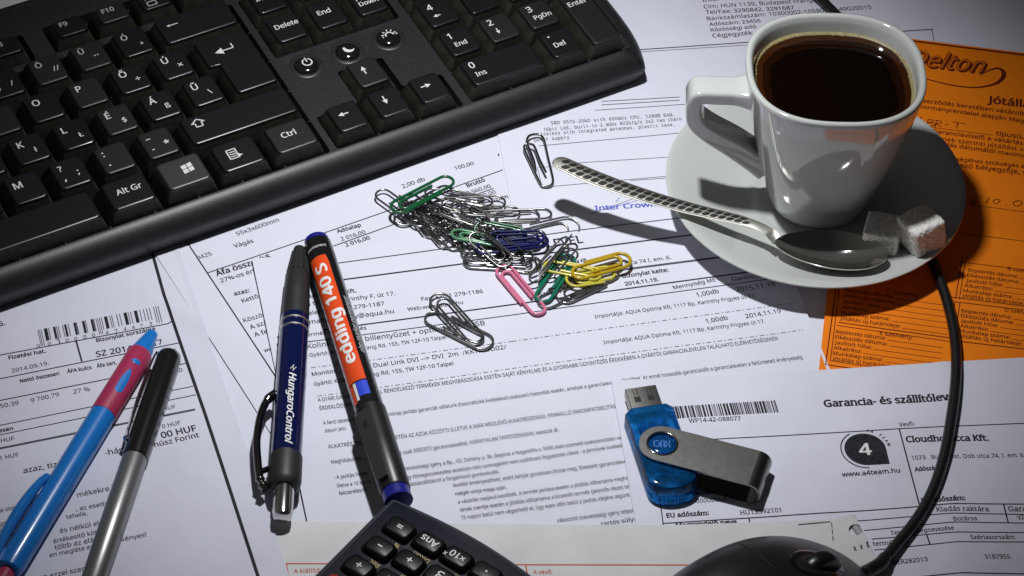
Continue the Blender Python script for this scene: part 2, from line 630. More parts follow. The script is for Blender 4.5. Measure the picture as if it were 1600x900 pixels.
q0, q1 = xy(325, 525, 0.6), xy(445, 880, 2.9)
S1_ANG = math.degrees(atan2((q1 - q0).y, (q1 - q0).x)) + 90
a1 = radians(S1_ANG)
S1 = Sheet('invoice_sheet', 'creased invoice with a barcode and SZ 2014 number under the blue and the silver pen', 'paper sheet',
           q0 - V((sin(a1), -cos(a1))) * 75 - V((cos(a1), sin(a1))) * 210, S1_ANG, 210, 297, 0.3, M['paper_old'], extra=s1_extra)
T, Ln = S1.text, S1.line
Ln([(237, 392), (256, 460), (318, 640), (403, 900), (440, 1010)], 0.95)
Ln([(0, 555), (262, 506), (269, 502)], 0.35)
Ln([(-30, 598), (281, 535.6)], 0.35)
Ln([(-30, 632), (290, 568)], 0.35)
Ln([(119, 533), (128, 565)], 0.5)
Ln([(-30, 671), (302, 603.6)], 0.3)
Ln([(-30, 686), (306, 617)], 0.3)
Ln([(-30, 707), (305, 640)], 0.75, 'ink_soft')
T('16.', -8, 512, 9, 508, bold=BOLD)
T('Fizetési hat.', 14, 562, 72, 551, bold=0.03)
T('2014.09.19.', 19, 582.5, 77, 570, ink='ink_soft')
T('Bizonylat sorszáma', 151, 535, 243, 516, bold=0.03)
T('SZ 2014/', 151, 558, 214, 546.5, bold=BOLD)
T('17', 240, 541, 255, 537.6, bold=BOLD)
T('Nettó összesen', 32, 598.4, 93, 586, bold=0.03)
T('ÁFA kulcs', 105, 583.4, 143.6, 576.6, bold=0.03)
T('Áfa tart.', 151.6, 575, 183, 569, bold=0.03)
T('összes', 245, 555.5, 276, 549.4, bold=0.02)
T('50,39', 1, 638, 30, 632.4, ink='ink_soft')
T('9 700,79', 49, 629, 93, 619, ink='ink_soft')
T('27 %', 115, 615.6, 141, 611, ink='ink_soft')
T('2 619', 169, 603, 190, 599, ink='ink_soft')
T('20', 274, 583, 286, 580.6, ink='ink_soft')
T('Összesen', -24, 680.5, 21, 672, bold=0.03)
T('HUF', 2, 691.6, 23, 688, ink='ink_soft')
T('1 HUF', 0, 719.6, 30, 713, ink='ink_soft')
T('azaz, tizenk', 37, 739.6, 115, 724.5, bold=0.012)
T('-három', 165, 712, 214, 702, bold=0.012)
T('HUF', 256, 642, 275, 638, ink='ink_soft')
T('0 HUF', 254, 669.5, 283, 663, ink='ink_soft')
T('00 HUF', 253, 685, 308, 673, bold=BOLD)
T('húsz Forint', 242, 699, 312, 683, bold=0.014)
for t, a in (('ai úton visszakül', (0, 801, 62, 787)), ('mékekre is', (121, 777, 184, 764)), (', az esetben', (119, 799, 180, 787)),
             ('tehelik.', (104, 811, 138, 805)), ('gre vásár', (0, 822, 44, 812)), ('és nélkül eláll', (94, 833, 168, 818)),
             ('ásárlótól', (0, 832, 36, 824)), ('értékesítő köteles', (84, 849, 172, 830)), ('edeles', (0, 842, 30, 836)),
             ('több az elállás', (86, 859, 166, 843)), ('vényes!', (190, 846.5, 229, 838)), ('ona', (0, 856, 18, 852)),
             ('en megléte esetén', (78, 871, 168, 852)), ('an', (-2, 868, 9, 865.5)), ('de', (-4, 884, 5, 882)), ('ra ezzel szemben', (64, 906, 160, 886))):
    T(t, *a, ink='ink_soft')
# barcode: guard bars reach lower than the others
bm_ = S1.mb('ink')
b0, b1 = S1.at(64, 541), S1.at(256, 503)
up_ = S1.at(59, 517) - S1.at(64, 541)
pat = [(0, .5, 1), (.012, .5, 1), (.026, .5, 1), (.050, 2.4, 0), (.072, .6, 0), (.085, .6, 0), (.124, 2.2, 0), (.150, .6, 0), (.165, .5, 0), (.20, .6, 0), (.215, 2.0, 0), (.245, .6, 0),
       (.29, 2.2, 0), (.312, .7, 0), (.36, 2.3, 0), (.385, .6, 0), (.43, 2.2, 0), (.452, .7, 0), (.473, .5, 1), (.487, .5, 1), (.50, .5, 1), (.515, .6, 0), (.54, 3.0, 0), (.585, .6, 0), (.60, .6, 0),
       (.64, .7, 0), (.665, .6, 0), (.70, 3.0, 0), (.735, .6, 0), (.755, .6, 0), (.785, 3.0, 0), (.83, .6, 0), (.86, .6, 0), (.885, .7, 0), (.91, .6, 0), (.945, .6, 1), (.963, .6, 1), (.982, .6, 1)]
dv = b1 - b0
for t, w, long_ in pat:
    a = b0 + dv * t
    u = dv.normalized() * (w * 0.42)
    e = a + up_ * 1.05
    s_ = a if long_ else a + up_ * 0.27
    bm_.quad(S1.pt(s_), S1.pt(s_ + u), S1.pt(e + u), S1.pt(e))
for i, ch in enumerate('0010000474473'):
    t = [-.03, .06, .135, .205, .275, .35, .42, .53, .605, .675, .745, .81, .885][i]
    x, y = lerp(64, 256, t), lerp(543, 505, t)
    T(ch, x, y, x + 4.6, y - 0.9, ink='ink_soft')
S1.done()

# --- the sheet with "Vágás" and the totals
VG = Sheet('invoice_sheet', 'slanted invoice sheet reading Vágás and Áfa, half under the keyboard', 'paper sheet',
           side_start(250, 409, 28.8, 60, 0.6), 28.8, 210, 297, 0.6, M['paper'], lift=0.3)
T, Ln = VG.text, VG.line
Ln([(285, 367), (411, 559), (500, 695)], 0.4)
Ln([(325, 426), (613, 326.5), (786, 265.5)], 0.35)
Ln([(521, 384), (771, 294.5)], 0.35)
T('0425', 309, 406, 332, 398, ink='ink_soft')
T('Vágás', 367, 387, 397, 378)
T('55x3x600mm', 371, 368, 437, 345, ink='ink_soft')
T('Áfa összesítő', 339, 431.5, 425, 404, bold=0.03)
T('27%-os érték', 345.6, 441.6, 412, 421)
T('azaz:', 366.5, 462, 390.5, 456, bold=0.03)
T('Kettőezer', 379.5, 473, 426, 458, bold=0.01)
T('Köszönjük', 382, 504, 434, 487.5, bold=0.005)
T('A számla', 392, 515, 438, 500)
T('A felek', 399, 527, 436, 515)
T('www', 414, 551, 434, 544.5, bold=0.01)
T('Adóalap', 527.5, 364, 565, 353, bold=0.03)
T('2 016,00', 534, 376, 572, 364)
T('2 016,00', 541, 385, 579, 373, bold=0.025)
T('2,00 db', 630, 294, 665, 282)
T('100,00', 712, 265.5, 741, 257.5)
T('Bruttó', 731, 293, 759, 283, bold=0.03)
T('2 560,00', 731, 305, 768, 293)
T('2 560,00', 738, 314, 775.5, 302, bold=0.005)
T('Szám', 770, 316, 795, 309.5, bold=0.02)
VG.done()

# --- the sheet behind the cup
S4 = Sheet('order_sheet', 'typed order sheet with a blue stamp running from the keyboard corner behind the coffee cup', 'paper sheet',
           side_start(780, 224, 7.6, 130, 0.9), 7.6, 297, 210, 0.9, M['paper'], lift=0.3)
T, Ln = S4.text, S4.line
T('Inter Crown Kft.', 1098, 3.4, 1188, -5)
T('Cím: HUN 1139, Budapest Frangepán', 1100, 13.6, 1296, 2)
T('Tel/Fax: 3290842, 3291687', 1103, 22, 1241, 15)
T('Bankszámlaszám: 10300002-10580020-49020015', 1105, 32, 1362, 14)
T('Adószám: 23456', 1108.6, 40.6, 1189, 35)
T('Közösségi adó', 1111, 49.5, 1182, 44)
T('Cégjegyzék', 1114, 58.6, 1176, 54)
Ln([(1000, 77.3), (1160, 66.5), (1458, 45.5)], 0.4)
Ln([(1000, 80.7), (1159, 70.7), (1300, 61)], 0.22, 'ink_soft')
Ln([(1456, 46), (1460, 66)], 0.25, 'ink_soft')
Ln([(940, 158), (1062, 151)], 0.3, 'ink_soft')
Ln([(940, 163.5), (1062, 156)], 0.3, 'ink_soft')
Ln([(930, 172), (1160, 156)], 0.25, 'ink_soft')
MK = dict(mono=True, ink='ink_soft')
T('SRD 9515-20kD with 600MHz CPU, 128MB RAM,', 861, 194.5, 1056, 180.5, **MK)
T('16bit LAN, built-in 2.4GHz 802b/g/n 2x2 two chain', 849, 205, 1066, 187, **MK)
T('wireless with integrated antennas, plastic case,', 840, 212.5, 1056, 196, **MK)
T('power supply', 834.6, 221.5, 890, 216.5, **MK)
T('Garázsin', 1100, 178, 1146, 173.5, **MK)
Ln([(842, 228), (1120, 202)], 0.25, 'ink_soft')
Ln([(880, 256), (1100, 241.5)], 0.22, 'ink_soft')
Ln([(847, 293), (1100, 270)], 0.22, 'ink_soft')
Ln([(871, 260), (840, 262), (847, 293)], 0.18, 'ink_soft')
Ln([(985, 282), (1060, 277)], 0.22, 'ink_soft')
T('Inter Crown Edit', 930, 329.5, 1062, 320, ink='ink_blue', bold=0.03, tall=0.85)
Ln([(921, 335.5), (996, 308.5)], 0.18, 'ink_soft')
Ln([(944, 328), (1016, 308)], 0.15, 'ink_blue')
Ln([(962, 316), (968, 309)], 0.2, 'ink_blue')
Ln([(778, 241), (780, 243)], 0.4)
S4.done()

# --- the middle sheet
S3 = Sheet('delivery_note', 'delivery note dense with small print under the paper clips and the marker', 'paper sheet',
           xy(394, 408, 1.3), 12.2, 210, 297, 1.3, M['paper'])
T, Ln = S3.text, S3.line
Ln([(505, 414.3), (693, 389), (900, 361.5), (1100, 336.5)], 0.35)
Ln([(500, 441.5), (727, 412), (882, 393.5), (1120, 362)], 0.55)
Ln([(958, 424), (1140, 400)], 0.8, 'ink_soft')
Ln([(505, 515.5), (806, 475.6), (880, 465.5), (1190, 422)], 0.5)
Ln([(480, 534.5), (800, 492.5), (1200, 436)], 0.32)
DD = (1.9, 0.9, 0.6, 0.9)
Ln([(486, 575), (800, 533.5), (1235, 474)], 0.22, 'ink_soft', DD)
Ln([(496, 619.2), (800, 575.5), (1255, 515.5)], 0.22, 'ink_soft', DD)
T('Dátum', 452, 428, 486, 424)
T('Aqua Optima Kft.', 470, 467, 557, 456.5, bold=0.025)
T('1117 Bp., Karinthy F. út 17.', 482, 478.5, 618, 461)
T('telefon: +36 1 279-1187', 478, 493, 601, 477)
T('e-mail: karinthy@aqua.hu', 473, 508, 616, 489)
T('Fax: +36 1 279-1186', 659, 470, 755, 458)
T('Web:www.aqua.hu', 637, 486, 724, 475)
T('Termék megnevezés', 474, 527, 573, 514.5)
T('Kolink KM-500 billentyűzet + optikai egér  USB', 481, 545, 758, 508)
T('Gyártó: Kolink, Kun-Yang Rd. 155, TW 12F-10 Taipei', 484, 558, 698, 529)
T('Monitor', 488, 588, 526, 582)
T('l Dual Link DVI --> DVI  2m  /KKTMDD02/', 578, 575, 792, 545)
T('Gyártó: Kolink', 491, 603, 548, 595)
T('ng Rd. 155, TW 12F-10 Taipei', 582, 587.6, 709, 570)
S = dict(bold=0.006)
T('A GYÁRI GARANCI', 497, 628, 556, 620, **S)
T('EL RENDELKEZŐ TERMÉKEK MEGHIBÁSODÁSA ESETÉN SAJÁT KÉNYELME ÉS A GYORSABB ÜGYINTÉZÉS ÉRDEKÉBEN A GYÁRTÓI GARANCIALEVELEN TALÁLHATÓ ELÉRHETŐSÉGEKEN',
  590.6, 615, 1216, 531, **S)
T('ÉRDEKLŐDJÖN!', 500, 641, 552, 634, **S)
T('A fenti tételekre', 505, 664, 557, 657, **S)
T('2 hónap javítási garanciát vállalunk (használtcikk kivételével) szakszerű használat esetén, amelyet a garancialevélen', 602, 650.5, 968, 599, bold=0.014)
T('rögzíthet. Az ennél hosszabb garanciaidőt a garancialevelen a feltüntetett érvényesség', 972, 597.5, 1254, 560.5, bold=0.02)
T('dátum jelzi.', 508, 676, 542, 671, **S)
T('ALKATRÉSZEK', 513, 701, 566, 694, **S)
T('ESETÉN AZ AZOK KÖZÖTTI ILLETVE A MÁR MEGLÉVŐ ALKATRÉSZEKKEL FENNÁLLÓ INKOMPATIBILITÁSÁÉRT', 611, 687, 980, 635, **S)
T('Meghibásodás', 518, 725, 566, 718, **S)
T('ket csak EREDETI garancialevéllel, HIÁNYTALAN TARTOZÉKAIVAL vesszük át.', 618, 711, 874, 673.6, bold=0.008)
T('-A javítás helye', 524, 749, 574, 741.6, **S)
T('szavatossági igény a Bp., VII. Dohány u. 36. (bejárat a Nagydiófa u. felől) alatt üzemelő szakszervizben vehető', 629, 735, 986, 684.5, bold=0.014)
T('illetve a 10 kg-os', 527, 762, 580, 754.5, **S)
T('egy tömegközlekedési eszközön kézi csomagként nem szállítható fogyasztási cikket - a járművek kivételével', 632, 749, 982, 697.5, bold=0.014)
T('felszerelésről,', 530, 774, 575, 767, bold=0.01)
T('visszaszállításról a forgalmazó gondoskodik.', 636, 759.6, 781, 739, bold=0.014)
T('levéllel érvényesítheti, ezért kérjük gondosan őrizze meg. Elveszett garancialevelet', 709, 761, 988, 722.5, bold=0.014)
T('nségét vonja maga után.', 712, 774, 792, 763.6, bold=0.014)
T('a vásárlás napjával kezdődik. A termék javítása esetén a jótállás időtartama meghosszab', 716, 787, 1000, 747, bold=0.014)
T('tének cseréje esetén a jótállás időtartama a kicserélt termék (jelentős része) tekintet', 719, 799.6, 1002, 760.5, bold=0.014)
T('15 napon belül nem végezhető el, úgy ezen időn belül a javítás idejére cégünk köl', 721, 812, 996, 774.5, bold=0.014)
T('választott szavatossági igény teljesítés', 871, 816.5, 1000, 799.5, bold=0.014)
T('tartós súlyát', 940, 822, 1000, 813, bold=0.014)
T('Aqua Optima Kft.', 860, 417, 919, 409.5, bold=0.03)
T('Bp. Dob utca 74 I. em. 6.', 938, 420.5, 1049, 405)
T('szállítva', 843, 463.5, 885, 457)
T('Bizonylat kelte:', 973, 435, 1045, 424.5, bold=0.03)
T('2014.11.19.', 977, 447, 1029.5, 439.5, bold=0.03)
T('Mennyiség ME', 1053, 452.5, 1119, 439.5)
T('Garancia', 1144, 439.5, 1188, 433)
T('1,00db', 1089.5, 464, 1124, 457.5)
T('2015.11.19', 1151, 456, 1212, 447)
T('Importálja: AQUA Optima Kft, 1117 Bp, Karinthy Frigyes út 17.', 930, 498, 1181, 464)
T('1,00db', 1104, 505, 1138, 499)
T('2014.11.19', 1166, 497, 1221, 488)
T('Importálja: AQUA Optima Kft, 1117 Bp, Karinthy Frigyes út 17.', 944, 538, 1196, 504)
T('SZÁLLÍTÓLEVÉL', 762, 400.5, 912, 380, bold=0.02, serif=True)
S3.done()

# --- orange warranty slip
OR_ANG = -8.9
OR = Sheet('warranty_slip', 'orange warranty slip printed in dark red beside the saucer', 'paper slip',
           side_start(1292, 460, OR_ANG, 163, 1.7), OR_ANG, 210, 212, 1.7, M['orange'], lift=0.25)
T, Ln = OR.text, OR.line
I = dict(ink='ink_brown')
Ln([(1340, 53.5), (1425, 64.5), (1600, 86), (1800, 110)], 0.8, 'ink_brown')
T('Jótállási', 1542, 161, 1626, 171.5, bold=0.035, **I)
BB = dict(bold=0.016, ink='ink_brown')
T('szerződés keretében vásárolt', 1436, 160, 1600, 181, **BB)
T('kormányrendelet alapján Magy', 1436, 169.5, 1606, 193, **BB)
hand = [[(1431, 184), (1434, 192), (1440, 183)], [(1450, 187), (1448, 198)], [(1449, 188), (1457, 188), (1458, 191), (1450, 192.5), (1459, 194), (1459, 197), (1449, 198)],
        [(1463, 188.5), (1461, 199)], [(1462, 189), (1470, 189.5), (1470, 193), (1463, 194), (1471, 199)], [(1476, 195.5), (1482, 196)], [(1488, 191), (1500, 193), (1509, 195)], [(1497, 192.5), (1494, 201)],
        [(1519, 309), (1516, 316), (1524, 316.5)], [(1523, 310), (1521, 321)], [(1529, 318), (1530, 318.6)], [(1546, 309), (1540, 318)], [(1571, 321), (1572, 321.6)],
        [(1557, 311), (1552, 314), (1554, 318), (1560, 317), (1562, 313), (1557, 311)], [(1590, 313.5), (1583, 317), (1586, 321.5), (1594, 321), (1597, 316), (1590, 313.5)]]
for h_ in hand: Ln([(p.x, p.y) for p in spline([(x, y, 0) for x, y in h_], 3)], 0.3, 'ink_brown')
Ln([(1440, 197.5), (1551, 212)], 0.2, 'ink_brown')
T('típusú, a', 1555.6, 212, 1610, 219, **BB)
T('Garanciaviselő a vásárlás', 1456, 208, 1598, 227, **BB)
T('jegynek szerinti jótállást vásá', 1446, 217.5, 1618, 239.5, **BB)
T('vásárlás dátumától maximum', 1450, 225.5, 1614, 248.5, **BB)
T('érvényességéhez szükséges a', 1448, 247, 1600, 263, **BB)
T('igazó bélyegzője, val', 1488, 260.5, 1614, 274.8, **BB)
Ln([(1490, 317), (1620, 333.5)], 0.2, 'ink_brown')
Ln([(1500, 364), (1620, 379.5)], 0.22, 'ink_brown')
rows = ['Bejelentés dátuma:', 'Elkészülés dátuma:', 'Javított hiba:', 'Alkatrész:', 'Munkalap száma:', 'Jótállás új határideje:']
wd = [0.80, 0.84, 0.60, 0.45, 0.80, 1.0]
for (bx, by, ex, ey, sc) in ((1513, 424, 1503, 464, 97), (1502, 487.6, 1499, 527, 98), (1306, 520, 1300, 562.5, 97), (1320, 455, 1312, 499, 95)):
    for i, r in enumerate(rows):
        x, y = lerp(bx, ex, i / 5), lerp(by, ey, i / 5)
        L = sc * wd[i]
        T(r, x, y, x + L, y + L * 0.135, bold=0.012, **I)
        Ln([(x + L + 3, y + L * 0.135 + 0.5), (x + 168 if bx < 1400 else x + 240, y + (168 if bx < 1400 else 240) * 0.138)], 0.16, 'ink_brown')
T('B szelvény', 1574, 422, 1622, 429, bold=0.01, **I)
T('D szelvény', 1570, 486.5, 1618, 493, bold=0.01, **I)
T('E szelvény', 1374.5, 522.4, 1425, 530, bold=0.01, **I)
T('C szelvény', 1386, 457, 1434, 464, bold=0.01, **I)
Ln([(1307, 445), (1290, 569.5), (1500, 600)], 0.35, 'ink_brown')
Ln([(1312, 445), (1297.5, 563.5), (1500, 593)], 0.25, 'ink_brown')
Ln([(1310, 503), (1486, 528)], 0.35, 'ink_brown')
Ln([(1308, 508), (1483, 533)], 0.25, 'ink_brown')
Ln([(1504, 400), (1493, 466.5)], 0.3, 'ink_brown')
Ln([(1509, 403), (1499, 467)], 0.25, 'ink_brown')
Ln([(1492, 472), (1486, 520)], 0.3, 'ink_brown')
Ln([(1500, 472), (1492, 531)], 0.25, 'ink_brown')
Ln([(1480, 463), (1620, 481)], 0.3, 'ink_brown')
Ln([(1482, 470), (1620, 487)], 0.3, 'ink_brown')
Ln([(1490, 532), (1620, 548)], 0.35, 'ink_brown')
Ln([(1500, 409), (1620, 424)], 0.25, 'ink_brown')
# script logo with its drop shadow and long swash
for dx_, dy_ in ((0, 0), (1.8, 2.0)):
    T('Delton', 1418 + dx_, 101 + dy_, 1541 + dx_, 115 + dy_, bold=0.035, shear=0.42, tall=1.35, **I)
a_, b_ = OR.at(1418, 101), OR.at(1541, 115)
u_ = (b_ - a_).normalized()
w_ = V((-u_.y, u_.x))
gv, gf, g0, g1 = glyphs('Delton', shear=0.42)
k_ = (b_ - a_).length / (g1 - g0 + 0.1)
OR.mb('ink_orange').add([OR.pt(a_ + u_ * ((p[0] - g0 + 0.05) * k_) + w_ * (p[1] * k_ * 1.35), 0.24) for p in gv], gf)
sw = spline([(1530, 118, 0.4), (1546, 110, 1.3), (1560, 107, 2.2), (1568, 113, 3.2), (1566, 123, 3.0), (1553, 132, 2.0), (1525, 137, 1.4), (1490, 134, 1.2), (1445, 123, 0.9), (1425, 114, 0.5)], 6)
for a, b in zip(sw, sw[1:]):
    OR.seg(OR.mb('ink_brown'), OR.at(a.x, a.y), OR.at(b.x, b.y), a.z * 0.62)
OR.done()


# --- A4 warranty form at the lower right
def s5_extra(x, y):
    fx = xy(1478, 640)
    fy = xy(1500, 900)
    dv = (fy - fx)
    t = (V((x, y)) - fx).dot(dv) / dv.length_squared
    dd = (V((x, y)) - fx).cross(dv.normalized()) if False else ((x - fx.x) * dv.y - (y - fx.y) * dv.x) / dv.length
    k = min(1, max(0, t * 1.1))
    r = max(0, 1 - abs(dd) / 34)
    f2 = 0.45 * math.exp(-((dd + 0) / 3) ** 2) * (1 if t < 0 else 0)
    return 2.0 * k * r ** 1.25 + f2


S5_ANG = 5.8
S5 = Sheet('warranty_form', 'serif-printed warranty form with a round 4 logo under the flash drive and mouse cable', 'paper sheet',
           xy(955, 598, 2.1), S5_ANG, 210, 297, 2.1, M['paper'], extra=s5_extra)
T, Ln = S5.text, S5.line
SF = dict(serif=True)
SB = dict(serif=True, bold=0.042)
T('Garancia- és szállítólevél', 1288, 636, 1498, 625, **SB)
T('Vevő:', 1405, 667, 1429, 664.5, **SF)
Ln([(1020, 692.5), (1113, 686.5), (1220, 681), (1405, 670), (1600, 661.5), (1680, 658)], 0.32)
Ln([(1405, 670), (1437, 791)], 0.42)
T('www.a4team.hu', 1316, 745, 1407, 738, bold=0.022)
T('Cloudhorecca Kft.', 1416, 691, 1545, 688.5, **SB)
T('1073   Budapest, Dob utca 74. I. em. 6.', 1425, 718.5, 1602, 714, **SF)
T('Adószám:', 1429, 736.5, 1472, 733.5, **SB)
T('EU adószám:', 1440, 785.5, 1509, 781.5, **SB)
Ln([(1035, 818), (1194, 808), (1280, 802), (1436, 791.5), (1480, 787.5), (1640, 787.5)], 0.35)
Ln([(1340, 814), (1475, 802.6), (1640, 804)], 0.3)
Ln([(1350, 829), (1480, 816.4), (1640, 817.4)], 0.3)
Ln([(1362, 842.5), (1484, 832), (1640, 832.2)], 0.3)
Ln([(1366, 859.5), (1490, 847), (1640, 846.5)], 0.3)
Ln([(1430, 902), (1500, 895), (1640, 897)], 0.35)
T('Kiadás raktára', 1463, 799.5, 1546, 799, **SF)
T('Garancia', 1576, 799, 1630, 799, **SF)
Ln([(1568, 788), (1575, 816)], 0.42)
T('Boráros', 1490, 813.7, 1527, 813, **SF)
T('V22', 1590, 812, 1606, 811, **SF)
T('Termék megnevezése', 1392, 836, 1491, 827.5, **SF)
T('Szériasorszám', 1517, 842.5, 1586, 842, **SF)
T('termékkód', 1364, 853, 1420, 849, **SF)
Ln([(1448, 836), (1453, 850)], 0.42)
T('AXTONER282013', 1366, 885, 1450, 876.5, **SF)
T('S1B7955', 1539.6, 873, 1578.5, 872.6, serif=True, bold=0.01)
T('WP14-42-088077', 1076, 660.5, 1158, 656.5, serif=True, bold=0.008)
T('Bankszámlaszám:', 1036, 777, 1120, 771, **SB)
T('10918001-00000069-70930005', 1037, 789, 1186, 780, serif=True, bold=0.006)
T('EU adószám:', 1041.7, 809, 1108, 804.5, **SB)
T('HU13592101', 1156.7, 804.5, 1221.7, 800, **SF)
T('Megrendelő neve', 1056, 824.5, 1152, 818.5, **SB)
Ln([(1018, 692.5), (1031, 780), (1038, 832)], 0.32)
Ln([(1170, 809.5), (1174, 830)], 0.4)
rb = random.Random(3)
ba, bb = S5.at(1048, 654.5), S5.at(1219, 644)
bu = S5.at(1043, 636) - ba
dv = bb - ba
t = 0.0
bmb = S5.mb('ink')
while t < 0.99:
    w = rb.choice([0.006, 0.006, 0.012, 0.012, 0.02])
    if t + w > 1: break
    a, b = ba + dv * t, ba + dv * (t + w)
    bmb.quad(S5.pt(a), S5.pt(b), S5.pt(b + bu), S5.pt(a + bu))
    t += w + rb.choice([0.005, 0.005, 0.008, 0.013])
# round logo with a pointed lower corner and a white 4 cut out of it
lc = S5.at(1352, 702)
lu = (S5.at(1452, 696.5) - lc).normalized()
lv = V((-lu.y, lu.x))


def logo(a, r):
    return lc + lu * (r * cos(a)) + lv * (r * sin(a))


R_ = 7.9
ring = [logo(radians(-80 + 350 * k / 40), R_) for k in range(0, 36)]
pts = [logo(radians(a), R_) for a in range(0, 271, 10)] + [lc + lu * R_ + lv * (-R_)]
smb = S5.mb('ink')
n0 = [S5.pt(p, 0.05) for p in pts]
smb.add(n0, [tuple(range(len(n0)))])
for k in range(30):
    a0, a1_ = radians(120 + k * 5), radians(125 + k * 5)
    p0, p1 = logo(a0, R_ + 1.3), logo(a1_, R_ + 1.3)
    S5.seg(smb, p0, p1, 0.45)
for i, ch in enumerate('A4 TEAM'):
    if ch == ' ': continue
    a = radians(78 - i * 10.5)
    c_ = logo(a, R_ + 0.9)
    u = V((sin(a), -cos(a)))
    u = lu * u.x + lv * u.y
    w = lu * cos(a) + lv * sin(a)
    vs, fs, g0, g1 = glyphs(ch, bold=0.03)
    smb.add([S5.pt(c_ + u * (p[0] * 1.7) + w * (p[1] * 1.9), 0.07 + p[2] * LIFT) for p in vs], fs)
S5.mats['white'] = MB()
vs, fs, g0, g1 = glyphs('4', bold=0.03)
S5.mats['white'].add([S5.pt(lc - lu * 2.6 - lv * 2.8 + lu * ((p[0] - g0) * 8.5) + lv * (p[1] * 8.0), 0.09 + p[2] * LIFT) for p in vs], fs)
wl = S5.mats.pop('white')
wl.build('logo_numeral', M['white_print'], S5.root, world=True, smooth=0)
S5.done()

# --- cream form at the bottom, with a punched hole and a folded corner
S6 = Sheet('receipt_form', 'pale grey form with red boxes under the calculator and mouse, its corner punched', 'paper sheet',
           xy(1333, 805, 2.6) - V((250, 2.2)), 0.5, 250, 150, 2.5, M['paper_grey'])
c0 = S6.at(425, 815.5)
body = MB()
outl = [S6.at(395, 815), S6.at(560, 815.5), S6.at(720, 818), S6.at(880, 820.5), S6.at(1050, 821), S6.at(1180, 817), S6.at(1300, 813), S6.at(1333, 806),
        S6.at(1340, 818), S6.at(1367, 870), S6.at(1400, 960), S6.at(1440, 1080), S6.at(360, 1080), S6.at(380, 960)]
bm = bmesh.new()
loop = []


def dense(pts, step=6):
    out = []
    for i, a in enumerate(pts):
        b = pts[(i + 1) % len(pts)]
        n = max(1, int((b - a).length / step))
        out += [a.lerp(b, k / n) for k in range(n)]
    return out


ov = [bm.verts.new((p.x, p.y, 0)) for p in dense(outl)]
es = [bm.edges.new((ov[i], ov[(i + 1) % len(ov)])) for i in range(len(ov))]
hc = S6.at(1336.5, 830)
hv = [bm.verts.new((hc.x + 2.5 * cos(2 * pi * k / 28), hc.y + 2.5 * sin(2 * pi * k / 28), 0)) for k in range(28)]
es += [bm.edges.new((hv[i], hv[(i + 1) % 28])) for i in range(28)]
bmesh.ops.triangle_fill(bm, use_beauty=True, use_dissolve=False, edges=es)
for _ in range(2):
    big = [e for e in bm.edges if e.calc_length() > 14 and not e.is_boundary]
    bmesh.ops.subdivide_edges(bm, edges=big, cuts=1)
    bmesh.ops.triangulate(bm, faces=bm.faces[:])
for f in bm.faces:
    if f.normal.z < 0: f.normal_flip()
ret = bmesh.ops.extrude_face_region(bm, geom=bm.faces[:])
for v in ret['geom']:
    if isinstance(v, bmesh.types.BMVert): v.co.z = -0.1
bmesh.ops.recalc_face_normals(bm, faces=bm.faces)
bm.verts.index_update()
body.add([(v.co.x, v.co.y, S6.Z(v.co.x, v.co.y) + v.co.z) for v in bm.verts], [tuple(v.index for v in f.verts) for f in bm.faces])
bm.free()
T, Ln = S6.text, S6.line
Ln([(447, 881), (640, 881.5), (821, 882.3), (1090, 883)], 0.4, 'ink_red')
Ln([(447, 881), (452, 905)], 0.4, 'ink_red')
Ln([(821, 882.3), (826, 905)], 0.4, 'ink_red')
T('A kiállító', 459, 896, 500, 894.5, ink='ink_red')
T('A vevő:', 833, 897, 863, 896.5, ink='ink_red')
Ln([(1299, 818), (1302, 848)], 0.3, 'ink_soft', (2.2, 0.8))
Ln([(1247, 821), (1297, 817)], 0.4, 'ink_soft')
for i, (x, y) in enumerate(((1334, 862), (1344, 859.5), (1354, 857))):
    T('♦' if False else ('X' if i < 2 else 'I'), x, y, x + 4.5, y - 0.4, bold=0.05)
S6.done(body)
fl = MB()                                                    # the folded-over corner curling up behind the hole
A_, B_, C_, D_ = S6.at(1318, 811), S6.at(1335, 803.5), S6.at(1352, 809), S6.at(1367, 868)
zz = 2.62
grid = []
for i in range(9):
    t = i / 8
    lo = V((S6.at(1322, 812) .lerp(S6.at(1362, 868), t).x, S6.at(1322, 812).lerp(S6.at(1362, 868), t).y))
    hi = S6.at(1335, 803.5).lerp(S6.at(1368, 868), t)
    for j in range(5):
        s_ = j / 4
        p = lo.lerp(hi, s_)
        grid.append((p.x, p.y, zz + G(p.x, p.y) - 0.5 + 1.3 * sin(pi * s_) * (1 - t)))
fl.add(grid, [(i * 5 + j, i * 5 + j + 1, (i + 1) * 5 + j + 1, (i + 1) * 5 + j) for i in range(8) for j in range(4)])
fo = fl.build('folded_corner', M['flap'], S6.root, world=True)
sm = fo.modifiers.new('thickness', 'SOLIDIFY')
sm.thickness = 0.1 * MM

# ------------------------------------------------------------------ keyboard
KW = Matrix(((0.874121, -0.484205, 0.038195), (0.485709, 0.871414, -0.068739), (0.0, 0.078637, 0.996903)))
KT = V((-323.128, -77.378, 24.3))
kb = thing('keyboard', 'black computer keyboard with white Hungarian legends across the top left', 'keyboard', KT, KW)
U = 19.05
NAVX, NUMX = 289.93, 352.13


